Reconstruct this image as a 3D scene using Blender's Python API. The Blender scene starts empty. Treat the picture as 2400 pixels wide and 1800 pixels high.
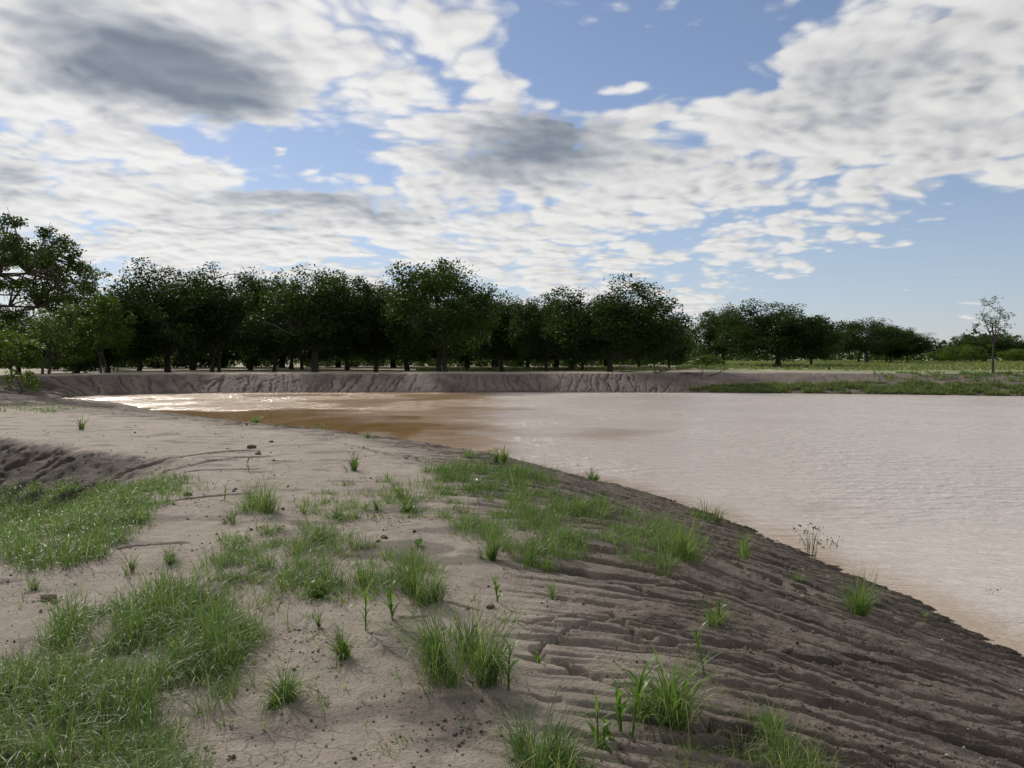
import bpy, math, random
import numpy as np
from math import radians as R
C = bpy.context.scene.collection
SC = bpy.context.scene

# ------------------------------------------------------------------ camera, sky, sun, exposure
CAMZ = 2.6; PITCH = R(2.05); FP = 1658.0           # focal length in pixels of a 2212 px wide picture
cam = bpy.data.cameras.new('camera'); cam.sensor_width = 36; cam.lens = 36*FP/2212
cam.clip_start = 0.05; cam.clip_end = 9000
co = bpy.data.objects.new('camera', cam); C.objects.link(co)
co.location = (0, 0, CAMZ); co.rotation_euler = (R(90)-PITCH, 0, 0); SC.camera = co

SUN_AZ = R(-32); SUN_EL = R(34)                     # left of the view, in front
sdir = (math.sin(SUN_AZ)*math.cos(SUN_EL), math.cos(SUN_AZ)*math.cos(SUN_EL), math.sin(SUN_EL))
sl = bpy.data.lights.new('sun', 'SUN'); sl.energy = 3.0; sl.angle = R(2.5); sl.color = (1, .93, .83)
so = bpy.data.objects.new('sun', sl); C.objects.link(so)
from mathutils import Vector
so.rotation_euler = Vector(sdir).to_track_quat('Z', 'Y').to_euler(); so.location = (-20, 30, 40)
SC.view_settings.view_transform = 'Standard'; SC.view_settings.look = 'None'
SC.view_settings.exposure = 0.0; SC.view_settings.gamma = 1

def pdir(px, py):
    x = (px-1106)/FP; y = (829.5-py)/FP
    c, s = math.cos(PITCH), math.sin(PITCH)
    return (x, c+y*s, -s+y*c)
def P(px, py, z):
    d = pdir(px, py); t = (z-CAMZ)/d[2]; return (d[0]*t, d[1]*t)
def ae(px, py):
    d = pdir(px, py); return math.atan2(d[0], d[1]), math.atan2(d[2], math.hypot(d[0], d[1]))

def build_world():
    w = bpy.data.worlds.new('World'); SC.world = w; w.use_nodes = True
    nt = w.node_tree; N = nt.nodes; L = nt.links; N.clear()
    def nd(t, **k):
        n = N.new(t)
        for a, b in k.items(): setattr(n, a, b)
        return n
    def setin(n, i, v):
        if v is None: return
        if isinstance(v, bpy.types.NodeSocket): L.new(v, n.inputs[i])
        else: n.inputs[i].default_value = v
    def M(op, a, b=None, c=None, clamp=False):
        n = nd('ShaderNodeMath', operation=op, use_clamp=clamp)
        setin(n, 0, a); setin(n, 1, b); setin(n, 2, c); return n.outputs[0]
    def V(op, a, b=None, scale=None):
        n = nd('ShaderNodeVectorMath', operation=op); setin(n, 0, a); setin(n, 1, b)
        if scale is not None: setin(n, 3, scale)
        return n.outputs[1] if op == 'LENGTH' else n.outputs[0]
    def ss(x, lo, hi, a=0.0, b=1.0):
        n = nd('ShaderNodeMapRange', interpolation_type='SMOOTHSTEP')
        for i, v in enumerate((x, lo, hi, a, b)): setin(n, i, v)
        return n.outputs[0]
    def noise(v, s, det, rough=.55, dist=0.0, lac=2.0):
        n = nd('ShaderNodeTexNoise'); n.noise_dimensions = '3D'
        setin(n, 'Vector', v); n.inputs['Scale'].default_value = s; n.inputs['Detail'].default_value = det
        n.inputs['Roughness'].default_value = rough; n.inputs['Distortion'].default_value = dist
        n.inputs['Lacunarity'].default_value = lac
        return n.outputs[0], n.outputs[1]
    def mix(f, a, b):
        n = nd('ShaderNodeMix', data_type='RGBA'); setin(n, 0, f); setin(n, 6, a); setin(n, 7, b); return n.outputs[2]
    tc = nd('ShaderNodeTexCoord'); d = V('NORMALIZE', tc.outputs['Generated'])
    sp = nd('ShaderNodeSeparateXYZ'); L.new(d, sp.inputs[0]); x, y, z = sp.outputs
    az = M('ARCTAN2', x, y); el = M('ARCSINE', z)
    # cloud-layer plane coordinates
    inv = M('DIVIDE', 1.0, M('ADD', M('MAXIMUM', z, 0.0), .17))
    pl = V('SCALE', d, scale=inv)
    flat = V('MULTIPLY', pl, (1, 1, 0))
    wn = noise(flat, 1.3, 3)[1]
    warp = V('SCALE', V('SUBTRACT', wn, (.5, .5, .5)), scale=.32)
    pw = V('ADD', flat, warp)
    # direction coordinates, gently warped, for the big masses
    cb = nd('ShaderNodeCombineXYZ'); L.new(az, cb.inputs[0]); L.new(el, cb.inputs[1])
    dw = V('SCALE', V('SUBTRACT', noise(flat, 2.6, 5, .6)[1], (.5, .5, .5)), scale=.12)
    dw = V('MULTIPLY', dw, (1, .6, 0))
    uv = V('ADD', cb.outputs[0], dw)
    def blobs(lst, base):
        acc = base
        for (px, py, rx, ry, rot, amp) in lst:
            a, e = ae(px, py)
            mp = nd('ShaderNodeMapping', vector_type='TEXTURE'); L.new(uv, mp.inputs[0])
            mp.inputs['Location'].default_value = (a, e, 0)
            mp.inputs['Rotation'].default_value = (0, 0, R(rot))
            mp.inputs['Scale'].default_value = (rx/FP, ry/FP, 1)
            g = nd('ShaderNodeTexGradient', gradient_type='SPHERICAL'); L.new(mp.outputs[0], g.inputs[0])
            s = ss(g.outputs['Fac'], 0.0, 1.0)
            acc = M('MULTIPLY_ADD', s, amp, acc)
        return acc
    cov = blobs([
        (1370, 75, 400, 230, -8, -.68), (1180, 150, 170, 110, 0, -.25), (1800, 0, 420, 90, 8, -.40), (1560, 110, 200, 160, 20, -.28),
        (650, 345, 330, 85, -3, -.50), (480, 300, 200, 70, 0, -.25), (790, 380, 160, 60, -10, -.25),
        (2150, 590, 620, 190, 6, -.76), (1800, 640, 420, 120, 0, -.34), (2250, 480, 300, 80, 10, -.35),
        (1790, 395, 170, 75, 12, -.38), (980, 640, 500, 60, 0, -.14), (1150, 60, 260, 60, 0, .0), (250, 610, 150, 60, 0, -.25),
        (1950, 760, 900, 90, 0, -.16), (960, 160, 230, 70, -20, -.22), (1300, 170, 200, 60, 0, -.10),
        (300, 150, 600, 260, 0, .36), (1150, 310, 430, 170, 0, .34), (1850, 230, 620, 210, 14, .40), (2150, 150, 300, 260, 0, .25),
        (1000, 440, 900, 120, 0, .16), (500, 480, 620, 130, 0, .25), (100, 260, 300, 60, 0, .15),
        (800, 30, 320, 120, 0, .12), (2060, 605, 60, 22, 0, .5), (1420, 108, 80, 28, 0, .45), (1340, 182, 100, 32, -6, .45),
        (1990, 655, 90, 28, 0, .55), (2095, 668, 70, 24, 0, .55), (1860, 655, 110, 24, 0, .42), (1280, 150, 60, 22, 0, .35),
        (600, 322, 40, 16, 0, .4), (1200, 148, 60, 22, 0, .3), (1430, 45, 130, 50, 0, .5), (1380, 20, 90, 30, 0, .3), (1260, 60, 60, 25, 0, .3), (1530, 40, 70, 24, 0, .4)], .585)
    dark = blobs([
        (345, 150, 390, 160, -6, .92), (180, 110, 240, 120, 0, .25), (480, 180, 270, 130, 0, .35),
        (1150, 320, 340, 145, 0, .98), (720, 440, 420, 62, 0, .5), (620, 470, 380, 50, 0, .2),
        (1850, 175, 340, 130, 8, .38), (2090, 300, 330, 120, 10, .18), (0, 390, 110, 80, 0, .5), (1500, 330, 400, 90, 0, .12),
        (1430, 615, 90, 24, 0, .35), (250, 480, 350, 40, 0, .15)], 0.0)
    def vor(v):
        o = []
        for sc in (7.0, 16.0):
            n = nd('ShaderNodeTexVoronoi', feature='SMOOTH_F1'); L.new(v, n.inputs['Vector']); n.inputs['Scale'].default_value = sc
            n.inputs['Smoothness'].default_value = .35; o.append(n.outputs['Distance'])
        return M('SUBTRACT', 1.0, M('MULTIPLY_ADD', o[1], .45, M('MULTIPLY', o[0], .7)))
    n1 = noise(pw, 2.1, 8, .52)[0]
    n2 = noise(pw, 6.5, 7, .58)[0]
    st = V('MULTIPLY', pw, (.6, 1.6, 0)); n3 = noise(st, 5.5, 6, .6)[0]; n4 = vor(pw)
    f = M('ADD', M('MULTIPLY', n1, .9), M('MULTIPLY', n2, .42)); f = M('MULTIPLY_ADD', n3, .14, M('ADD', f, .08))
    f = M('MULTIPLY_ADD', M('SUBTRACT', n4, .5), .55, f); f = M('ADD', f, -.81)                                     # about zero mean
    dens0 = M('ADD', M('MULTIPLY', f, 1.75), M('SUBTRACT', cov, .30))
    dens = ss(dens0, -.08, .31)
    # relief: the same field looked up a little towards the sun
    off = V('ADD', pw, (sdir[0]*.075, sdir[1]*.075, 0))
    off2 = V('ADD', pw, (sdir[0]*.03, sdir[1]*.03, 0))
    g1 = noise(off, 2.1, 8, .52)[0]; g2 = noise(off, 6.5, 7, .58)[0]
    g = M('ADD', M('MULTIPLY', g1, .9), M('MULTIPLY', g2, .42)); g = M('MULTIPLY_ADD', n3, .14, M('ADD', g, .08))
    n4b = vor(off2); g = M('MULTIPLY_ADD', M('SUBTRACT', n4b, .5), .55, g); g = M('ADD', g, -.81)
    rel = M('SUBTRACT', f, g)                                 # + = facing the sun
    sunv = V('DOT_PRODUCT', d, tuple(sdir)); 
    dp = nd('ShaderNodeVectorMath', operation='DOT_PRODUCT'); L.new(d, dp.inputs[0]); dp.inputs[1].default_value = sdir
    near = ss(dp.outputs['Value'], .55, 1.0)
    thick = ss(dens0, .30, 1.05)
    dk = M('MULTIPLY', dark, ss(M('ADD', dens0, M('MULTIPLY', dark, .5)), .02, .60), clamp=True)
    shade = M('MULTIPLY_ADD', thick, .12, M('MULTIPLY_ADD', rel, -1.3, .10))
    shade = M('ADD', shade, M('MULTIPLY', M('SUBTRACT', n2, .5), -.35))
    shade = M('MULTIPLY_ADD', dk, .70, M('MULTIPLY', shade, M('SUBTRACT', 1.0, M('MULTIPLY', dk, .62))), clamp=True)
    ramp = nd('ShaderNodeValToRGB'); L.new(shade, ramp.inputs[0]); e = ramp.color_ramp.elements
    e[0].position = 0; e[0].color = (.85, .84, .825, 1); e[1].position = 1; e[1].color = (.10, .125, .16, 1)
    for p_, c_ in ((.22, (.72, .71, .70, 1)), (.45, (.47, .49, .52, 1)), (.72, (.235, .27, .32, 1))):
        k = e.new(p_); k.color = c_
    ccol = V('SCALE', ramp.outputs[0], scale=M('MULTIPLY_ADD', near, 1.2, 9.4))   # brighter round the veiled sun
    sky = nd('ShaderNodeTexSky', sky_type='NISHITA'); sky.sun_disc = False
    sky.sun_elevation = SUN_EL; sky.sun_rotation = SUN_AZ; sky.altitude = 300; sky.air_density = 1.0; sky.dust_density = .2; sky.ozone_density = 2.0
    skyc = V('MULTIPLY', sky.outputs[0], (.98, .90, .93))
    hz = ss(el, R(0), R(16), .55, .10)                         # thin veil of high cloud low down
    base = mix(hz, skyc, (4.3, 5.2, 6.6, 1))
    col = mix(M('MULTIPLY', dens, .96), base, ccol)
    bg = nd('ShaderNodeBackground'); L.new(col, bg.inputs[0]); bg.inputs[1].default_value = .1
    out = nd('ShaderNodeOutputWorld'); L.new(bg.outputs[0], out.inputs[0])
    w.cycles.sampling_method = 'MANUAL'; w.cycles.sample_map_resolution = 512
build_world()

# ------------------------------------------------------------------ noise
def perlin(x, y, seed=0):
    xi = np.floor(x).astype(np.int64); yi = np.floor(y).astype(np.int64); xf = x-xi; yf = y-yi
    def gr(ix, iy, dx, dy):
        h = (ix*374761393 + iy*668265263 + seed*974634777) & 0xffffffff
        h = ((h ^ (h >> 13))*1274126177) & 0xffffffff; h = h ^ (h >> 16)
        a = (h & 0xffff)/65536.0*2*np.pi
        return np.cos(a)*dx + np.sin(a)*dy
    u = xf*xf*xf*(xf*(xf*6-15)+10); v = yf*yf*yf*(yf*(yf*6-15)+10)
    a = gr(xi, yi, xf, yf); b = gr(xi+1, yi, xf-1, yf); c = gr(xi, yi+1, xf, yf-1); d = gr(xi+1, yi+1, xf-1, yf-1)
    return ((a+(b-a)*u) + ((c+(d-c)*u)-(a+(b-a)*u))*v)*1.5
def fbm(x, y, o=4, seed=0, g=.5):
    s = 0; a = 1
    for i in range(o): s = s + a*perlin(x*2**i, y*2**i, seed+i*17); a *= g
    return s
def sst(x, a, b):
    t = np.clip((x-a)/(b-a), 0, 1); return t*t*(3-2*t)
def catmull(pts, n=5):
    p = np.array([pts[0]]+list(pts)+[pts[-1]], float); out = []
    for i in range(1, len(p)-2):
        for k in range(n):
            t = k/n
            out.append(.5*(2*p[i]+(p[i+1]-p[i-1])*t+(2*p[i-1]-5*p[i]+4*p[i+1]-p[i+2])*t*t+(3*p[i]-p[i-1]-3*p[i+1]+p[i+2])*t**3))
    out.append(p[-2]); return np.array(out)
def polydist(x, y, pl):
    best = np.full(x.shape, 1e18); s = np.zeros(x.shape); acc = 0
    for a, b in zip(pl[:-1], pl[1:]):
        dx, dy = b-a; l2 = dx*dx+dy*dy+1e-12
        t = np.clip(((x-a[0])*dx+(y-a[1])*dy)/l2, 0, 1)
        d2 = (x-a[0]-t*dx)**2+(y-a[1]-t*dy)**2; l = math.sqrt(l2)
        m = d2 < best; best = np.where(m, d2, best); s = np.where(m, acc+t*l, s); acc += l
    return np.sqrt(best), s
def inside(x, y, pl):
    c = np.zeros(x.shape, bool); n = len(pl)
    for i in range(n):
        x1, y1 = pl[i]; x2, y2 = pl[(i+1) % n]
        if y1 == y2: continue
        c ^= ((y1 > y) != (y2 > y)) & (x < (x2-x1)*(y-y1)/(y2-y1)+x1)
    return c

# ------------------------------------------------------------------ terrain
near_px = [(2212, 1415), (2140, 1378), (2050, 1328), (1900, 1262), (1750, 1196), (1600, 1132), (1450, 1080), (1300, 1040), (1100, 1000), (960, 972), (750, 938), (560, 914), (380, 893), (250, 873), (110, 862)]
far_px = [(200, 855), (350, 851), (500, 849), (800, 848), (1200, 848), (1600, 849), (1900, 852), (2212, 856)]
near_w = [(14, -34), (7, -16), (5.3, -5), (4.9, 1), (4.75, 4)] + [P(a, b, 0) for a, b in near_px]
far_w = [P(a, b, 0) for a, b in far_px] + [(50, 46), (64, 32), (62, 5), (45, -25), (14, -34)]
NEAR = catmull(near_w, 4); FAR = catmull([near_w[-1]]+far_w, 3)
POND = np.vstack([NEAR[:-1], FAR[:-1]])
face = np.array(sorted([P(350, 1003, 1.0), P(230, 988, 1.0), (P(100, 968, 1.0)), P(0, 955, 1.0), P(-300, 930, .98), P(-900, 905, .95)]))
CH = [  # drainage channels cut into the crest and brow: picture points on the ground, width, depth
    ([(600, 972), (500, 974), (400, 985), (320, 1003), (240, 1035), (170, 1075)], .10, .10),
    ([(620, 985), (520, 988), (430, 1000), (340, 1025)], .09, .06),
    ([(590, 1010), (520, 1014), (430, 1016), (360, 1030)], .07, .05),
    ([(560, 1066), (470, 1070), (400, 1078), (330, 1088), (260, 1100)], .07, .09),
    ([(420, 1172), (370, 1175), (300, 1178), (230, 1190)], .05, .06),
    ([(1030, 1312), (1090, 1335), (1160, 1338), (1235, 1332), (1290, 1338), (1350, 1352), (1430, 1380), (1520, 1388), (1620, 1392), (1760, 1420), (1900, 1450), (2100, 1505)], .045, .085),
    ([(1290, 1338), (1235, 1352), (1180, 1378), (1165, 1392)], .03, .05),
    ([(1280, 1320), (1350, 1340), (1420, 1368), (1470, 1385)], .03, .05),
    ([(1060, 1405), (1120, 1415), (1180, 1425), (1260, 1450), (1330, 1470), (1400, 1480), (1480, 1520), (1560, 1575), (1680, 1600), (1800, 1640), (2000, 1690)], .045, .09),
    ([(1175, 1380), (1170, 1400), (1180, 1425)], .07, .05),
    ([(1080, 1495), (1150, 1502), (1220, 1510)], .02, .03),
    ([(950, 1298), (1000, 1302), (1050, 1318)], .035, .05),
    ([(1180, 1560), (1260, 1590), (1330, 1625), (1420, 1650)], .03, .05),
    ([(860, 1331), (900, 1333), (930, 1330)], .03, .04),
    ([(1130, 1213), (1200, 1235), (1300, 1250), (1450, 1290), (1640, 1330)], .035, .06),
    ([(1180, 1110), (1260, 1118), (1330, 1128), (1400, 1150)], .04, .05),
    ([(1000, 1045), (1100, 1060), (1200, 1078), (1300, 1100)], .05, .06),
    ([(700, 950), (820, 975), (950, 998), (1080, 1018), (1200, 1045)], .06, .07),
    ([(760, 965), (880, 990), (1000, 1012)], .05, .05),
    ([(1740, 1380), (1800, 1400), (1870, 1425), (1960, 1440), (2120, 1480)], .06, .09)]
CHW = []

def H(x, y, detail=True, want=False):
    x = np.asarray(x, float); y = np.asarray(y, float)
    dN, s = polydist(x, y, NEAR); dF, sF = polydist(x, y, FAR)
    wob = .10*fbm(s/.9, dN/2.0, 3, 5)+.06*perlin(s/.28, dN/2+3, 8)
    wf = .10*fbm(x/2.2, y/2.2, 3, 9)
    ins = inside(x, y, POND)
    dn = np.where(ins, -dN, dN)+wob*sst(dN, 3, 0); df = np.where(ins, -dF, dF)+wf
    Lw = 4.3+3.6*sst(y, 12, 27)
    t = dn/Lw
    # near dam: straight slope rounded off into the crest
    cz = 1.06-.16*sst(y, 14, 30)
    up = np.where(t < 0, t*1.3, np.where(t < .72, t/.86, 1-.5*.163*np.exp(-(np.clip(t, .72, 9)-.72)*6.2)*2))
    zn = cz*np.clip(up, -2, 1)
    crest = 1.36+.03*fbm(x/9, y/9, 2, 3)
    rightm = sst(x, 6, 20)
    LF = 3.6+3.4*rightm
    tf = df/LF
    upf = np.where(tf < .8, tf/.92, 1-.13*np.exp(-(np.clip(tf, .8, 9)-.8)*8))
    zf = crest*np.clip(upf, -1.5, 1)-(.36-.22*rightm)*sst(df, LF+2.5, LF+9)
    wfar = sst(y, 38, 50)*(1-0)+sst(x, 30, 45)*(1-sst(y, 38, 50))
    zin = -np.clip(np.minimum(dN, dF)*.3, 0, .8)
    z = zn*(1-wfar)+zf*wfar
    leftend = sst(y, 34, 44)*sst(x, -14, -26)
    zmin = np.minimum(zn*1.15, zf)
    z = np.where(wfar < 1, z*(1-leftend)+zmin*leftend, z)
    z = np.where(ins, zin+np.minimum(wob, 0)*0, z)
    # hollow on the outer side with its steep eroded face turned this way
    ye = np.interp(x, face[:, 0], face[:, 1]); q = (ye-y)*.85+.18*fbm(x/1.1, y/2.5, 3, 21)
    m = sst(x, -3.9, -6.4)
    fall = sst(q, -.25, 2.0)*(.74-.60*sst(q, 2.0, 6.5))
    hol = m*np.where(y < 30, fall, 0); z = z-hol*sst(y, 1.5, 5)
    out = sst(-x, 9, 20)*sst(ye-y, 1.5, 6)*.6; z = z-out
    # undulation
    z = z+np.where(ins, 0, 1)*(.018*fbm(x/2.2, y/2.2, 3, 31)*sst(dN, .3, 2)+sst(np.hypot(x, y), 70, 260)*.25*fbm(x/60, y/60, 2, 33))
    rill = np.zeros(x.shape)
    if detail:
        slope = sst(dn, -.35, .25)*sst(dn/Lw+.12*perlin(s/1.3, dN/3, 66), 1.24, .86)*(1-wfar)*(~ins | (dN < .5))
        wx = .55*perlin(s/1.1, dN/1.5, 41)+.18*perlin(s/.4, dN/.8, 42)
        def ridge(v, k): return np.clip(1-np.abs(v)*k, 0, 1)
        def chan(S, T, cs, ct, seed, w):
            e = cs*.04; v = perlin(S/cs, T/ct, seed); g = np.abs(perlin((S+e)/cs, T/ct, seed)-v)/e
            return sst(np.abs(v)/(g+.35/cs), w, w*.25)
        def gate(sd, lo, hi, a, b): return sst(perlin(s/a, dN/b, sd), lo, hi)
        def scarp(S, T, cs, ct, seed, w, ln_):
            e = cs*.03; v = perlin(S/cs, T/ct, seed); g = (perlin((S+e)/cs, T/ct, seed)-v)/e
            g = np.where(g < 0, -1, 1)*(np.abs(g)+.25/cs); sd = v/g
            return np.where(sd < 0, np.exp(-(np.abs(sd)/ln_)**1.2), np.exp(-(sd/w)**2))
        grow = sst(dn/Lw, 1.1, .5)
        wx = .30*perlin(s/1.6, dN/2.2, 41)+.07*perlin(s/.6, dN/.9, 42)+.014*perlin(s/.15, dN/.22, 47)
        tilt = -.34*dN
        S_ = s+wx+tilt
        big = scarp(S_, dN, .40, 8.0, 43, .013, .040)*(.35+.65*gate(46, -.5, .1, 1.9, 1.5))
        mid = scarp(S_+.3, dN, .21, 6.0, 44, .011, .024)*(.3+.7*gate(48, -.4, .2, .9, .9))
        fin = scarp(S_, dN, .11, 3.0, 45, .009, .014)*gate(50, -.3, .3, .5, .6)
        rill = slope*((.070+.035*grow)*big+.060*mid+.028*fin+.006*fbm(s/.12, dN/.3, 4, 56)+.014*perlin(S_/.2, dN/1.8, 67))*(1+1.3*sst(y, 7, 20))
        z = z-rill
        # far bank gullies
        slf = sst(df, -.1, .5)*sst(tf, 1.02, .93)*wfar*(1-.6*rightm)
        wy = .26*perlin(sF/1.6, dF/1.4, 51)+.16*perlin(sF/.5, dF/.45, 52)+.45*dF*perlin(sF/6, dF/30, 63)
        bf = chan(sF+wy, dF, 1.5, 14.0, 53, .075)*(.4+.6*sst(perlin(sF/5, dF/9, 57), -.3, .3))
        mf = chan(sF+wy*.8+.06*perlin(sF/.25, dF/.3, 64), dF, .55, 4.0, 54, .045)
        rf = slf*(.26*bf+.13*mf+.035*fbm(sF/.35, dF/.3, 3, 58)); z = z-rf; rill = rill+rf
        # hollow face gullies
        fm = m*sst(q, -.6, .2)*sst(q, 3.2, 2.0)*(y < 30)
        zz = perlin((x*.8+y*.35+.3*perlin(x, y, 60))/.32, q/1.6, 61)
        dg = ridge(perlin((x*.75-y*.65)/.45, (x*.65+y*.75)/3.0, 65), 5.0)
        z = z-fm*(.03*ridge(zz, 3.0)+.06*dg+.05*fbm(x/.30, y/.30, 4, 62))
        for pl, wd, dp in CHW:
            lo = pl.min(0)-.6; hi = pl.max(0)+.6
            k = (x > lo[0]) & (x < hi[0]) & (y > lo[1]) & (y < hi[1])
            if not k.any(): continue
            xx, yy = x[k], y[k]
            j = .05*perlin(xx/.22, yy/.22, 71)+.010*perlin(xx/.09, yy/.09, 72)
            dd, sp_ = polydist(xx+j, yy+j, pl); tot = np.sum(np.hypot(*np.diff(pl, axis=0).T))
            ends = sst(sp_, 0, .25*tot+.01)*sst(tot-sp_, 0, .12*tot+.01)
            w2 = wd*(.75+.5*perlin(xx/.5, yy/.5, 73))
            c = sst(dd, w2*.95, w2*.30)*dp*1.45*ends*(.85+.3*perlin(xx/.15, yy/.15, 74))
            # small scarp: ground beyond the cut stands slightly higher
            z[k] = z[k]-c
        # clods and crumbs near
        nr = (np.hypot(x, y) < 26) & ~ins
        if nr.any():
            xx, yy = x[nr], y[nr]
            sl_ = sst((dn/Lw)[nr], 1.0, .75); z[nr] += (.004+.009*sl_)*fbm(xx/.12, yy/.12, 4, 81)+.022*np.clip(perlin(xx/.11, yy/.11, 85)-.55, 0, 1)*sst(perlin(xx/1.7, yy/1.7, 86), -.1, .5)
    if want: return z, dict(dn=dn, Lw=Lw, df=df, wfar=wfar, ins=ins, q=q, m=m, rill=rill, rightm=rightm, tf=tf, s=s, dN=dN)
    return z
def h1(x, y): return float(H(np.array([x]), np.array([y]))[0])
def hit(px, py, z0=1.05):
    z = z0
    for _ in range(12):
        x, y = P(px, py, z); z = .5*z+.5*float(H(np.array([x]), np.array([y]), False)[0])
    return x, y

for pts, wd, dp in CH:
    a_ = np.array(pts, float); zz = np.full(len(a_), 1.0)
    for _ in range(14):
        w0 = np.array([P(a, b, c) for (a, b), c in zip(a_, zz)]); zz = .5*zz+.5*H(w0[:, 0], w0[:, 1], False)
    CHW.append((catmull(w0, 4), wd, dp))

# ------------------------------------------------------------------ materials
def mat(name, build):
    m = bpy.data.materials.new(name); m.use_nodes = True; nt = m.node_tree; nt.nodes.clear()
    o = nt.nodes.new('ShaderNodeOutputMaterial'); s = build(nt, lambda t, **k: _n(nt, t, k), nt.links.new)
    nt.links.new(s, o.inputs[0]); return m
def _n(nt, t, k):
    n = nt.nodes.new(t)
    for a, b in k.items():
        if isinstance(a, str) and hasattr(n, a): setattr(n, a, b)
    return n
def tex(nt, kind, vec, **ins):
    n = nt.nodes.new(kind)
    if vec is not None: nt.links.new(vec, n.inputs['Vector'])
    for k, v in ins.items(): n.inputs[k].default_value = v
    return n
def mmix(nt, f, a, b, blend='MIX'):
    n = nt.nodes.new('ShaderNodeMix'); n.data_type = 'RGBA'; n.blend_type = blend
    for i, v in ((0, f), (6, a), (7, b)):
        if isinstance(v, bpy.types.NodeSocket): nt.links.new(v, n.inputs[i])
        else: n.inputs[i].default_value = v
    return n.outputs[2]
def mmath(nt, op, a, b=None, c=None, clamp=False):
    n = nt.nodes.new('ShaderNodeMath'); n.operation = op; n.use_clamp = clamp
    for i, v in enumerate((a, b, c)):
        if v is None: continue
        if isinstance(v, bpy.types.NodeSocket): nt.links.new(v, n.inputs[i])
        else: n.inputs[i].default_value = v
    return n.outputs[0]
def mrange(nt, v, a, b, c=0.0, d=1.0):
    n = nt.nodes.new('ShaderNodeMapRange'); n.interpolation_type = 'SMOOTHSTEP'
    for i, u in enumerate((v, a, b, c, d)):
        if isinstance(u, bpy.types.NodeSocket): nt.links.new(u, n.inputs[i])
        else: n.inputs[i].default_value = u
    return n.outputs[0]

def soil(nt, nd, ln):
    geo = nd('ShaderNodeNewGeometry'); pos = geo.outputs['Position']
    at = nd('ShaderNodeAttribute'); at.attribute_name = 'soil'
    fine = tex(nt, 'ShaderNodeTexNoise', pos, Scale=55, Detail=6, Roughness=.65)
    med = tex(nt, 'ShaderNodeTexNoise', pos, Scale=5.5, Detail=6, Roughness=.6)
    big = tex(nt, 'ShaderNodeTexNoise', pos, Scale=.8, Detail=5, Roughness=.6)
    v = mmath(nt, 'MULTIPLY_ADD', mmath(nt, 'SUBTRACT', fine.outputs[0], .5), .95, 1.0)
    v = mmath(nt, 'MULTIPLY_ADD', mmath(nt, 'SUBTRACT', med.outputs[0], .5), .80, v)
    v = mmath(nt, 'MULTIPLY_ADD', mmath(nt, 'SUBTRACT', big.outputs[0], .5), .60, v)
    vm = nd('ShaderNodeVectorMath', operation='SCALE'); ln(at.outputs['Color'], vm.inputs[0]); ln(v, vm.inputs[3])
    # scattered dark crumbs and pale grit
    vo = tex(nt, 'ShaderNodeTexVoronoi', pos, Scale=16, Randomness=1.0)
    patch = mrange(nt, tex(nt, 'ShaderNodeTexNoise', pos, Scale=1.7, Detail=3).outputs[0], .47, .62)
    spk = mmath(nt, 'MULTIPLY', mrange(nt, vo.outputs['Distance'], .10, .17, 1.0, 0.0), patch)
    sel = mrange(nt, tex(nt, 'ShaderNodeTexNoise', vo.outputs['Position'], Scale=31.7, Detail=0).outputs[0], .53, .56)
    c = mmix(nt, mmath(nt, 'MULTIPLY', mmath(nt, 'MULTIPLY', spk, sel), .75), vm.outputs[0], (.05, .038, .030, 1))
    vo2 = tex(nt, 'ShaderNodeTexVoronoi', pos, Scale=42, Randomness=1.0)
    g2 = mmath(nt, 'MULTIPLY', mrange(nt, vo2.outputs['Distance'], .06, .13, 1.0, 0.0),
               mrange(nt, tex(nt, 'ShaderNodeTexNoise', vo2.outputs['Position'], Scale=17.3, Detail=0).outputs[0], .60, .63))
    c = mmix(nt, mmath(nt, 'MULTIPLY', g2, .5), c, (.50, .45, .38, 1))
    # drying cracks in the silt
    wv = nd('ShaderNodeVectorMath', operation='ADD'); ln(pos, wv.inputs[0])
    sc = nd('ShaderNodeVectorMath', operation='SCALE'); ln(tex(nt, 'ShaderNodeTexNoise', pos, Scale=9, Detail=3).outputs[1], sc.inputs[0]); sc.inputs[3].default_value = .09
    ln(sc.outputs[0], wv.inputs[1])
    vc = tex(nt, 'ShaderNodeTexVoronoi', wv.outputs[0], Scale=9); vc.feature = 'DISTANCE_TO_EDGE'
    cm = mmath(nt, 'MULTIPLY', mrange(nt, tex(nt, 'ShaderNodeTexNoise', pos, Scale=.9, Detail=3).outputs[0], .50, .60), at.outputs['Alpha'])
    crack = mmath(nt, 'MULTIPLY', mrange(nt, vc.outputs['Distance'], .008, .035, 1.0, 0.0), cm)
    bs = nd('ShaderNodeBsdfPrincipled'); ln(c, bs.inputs['Base Color'])
    bs.inputs['Roughness'].default_value = .85; bs.inputs['Specular IOR Level'].default_value = .25
    b1 = nd('ShaderNodeBump'); b1.inputs['Strength'].default_value = .85; b1.inputs['Distance'].default_value = .018
    hh = mmath(nt, 'MULTIPLY_ADD', crack, -.9, mmath(nt, 'MULTIPLY_ADD', med.outputs[0], 1.4, fine.outputs[0]))
    hh = mmath(nt, 'MULTIPLY_ADD', spk, .5, hh)
    ln(hh, b1.inputs['Height']); ln(b1.outputs[0], bs.inputs['Normal'])
    return bs.outputs[0]
M_SOIL = mat('soil', soil)

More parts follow.
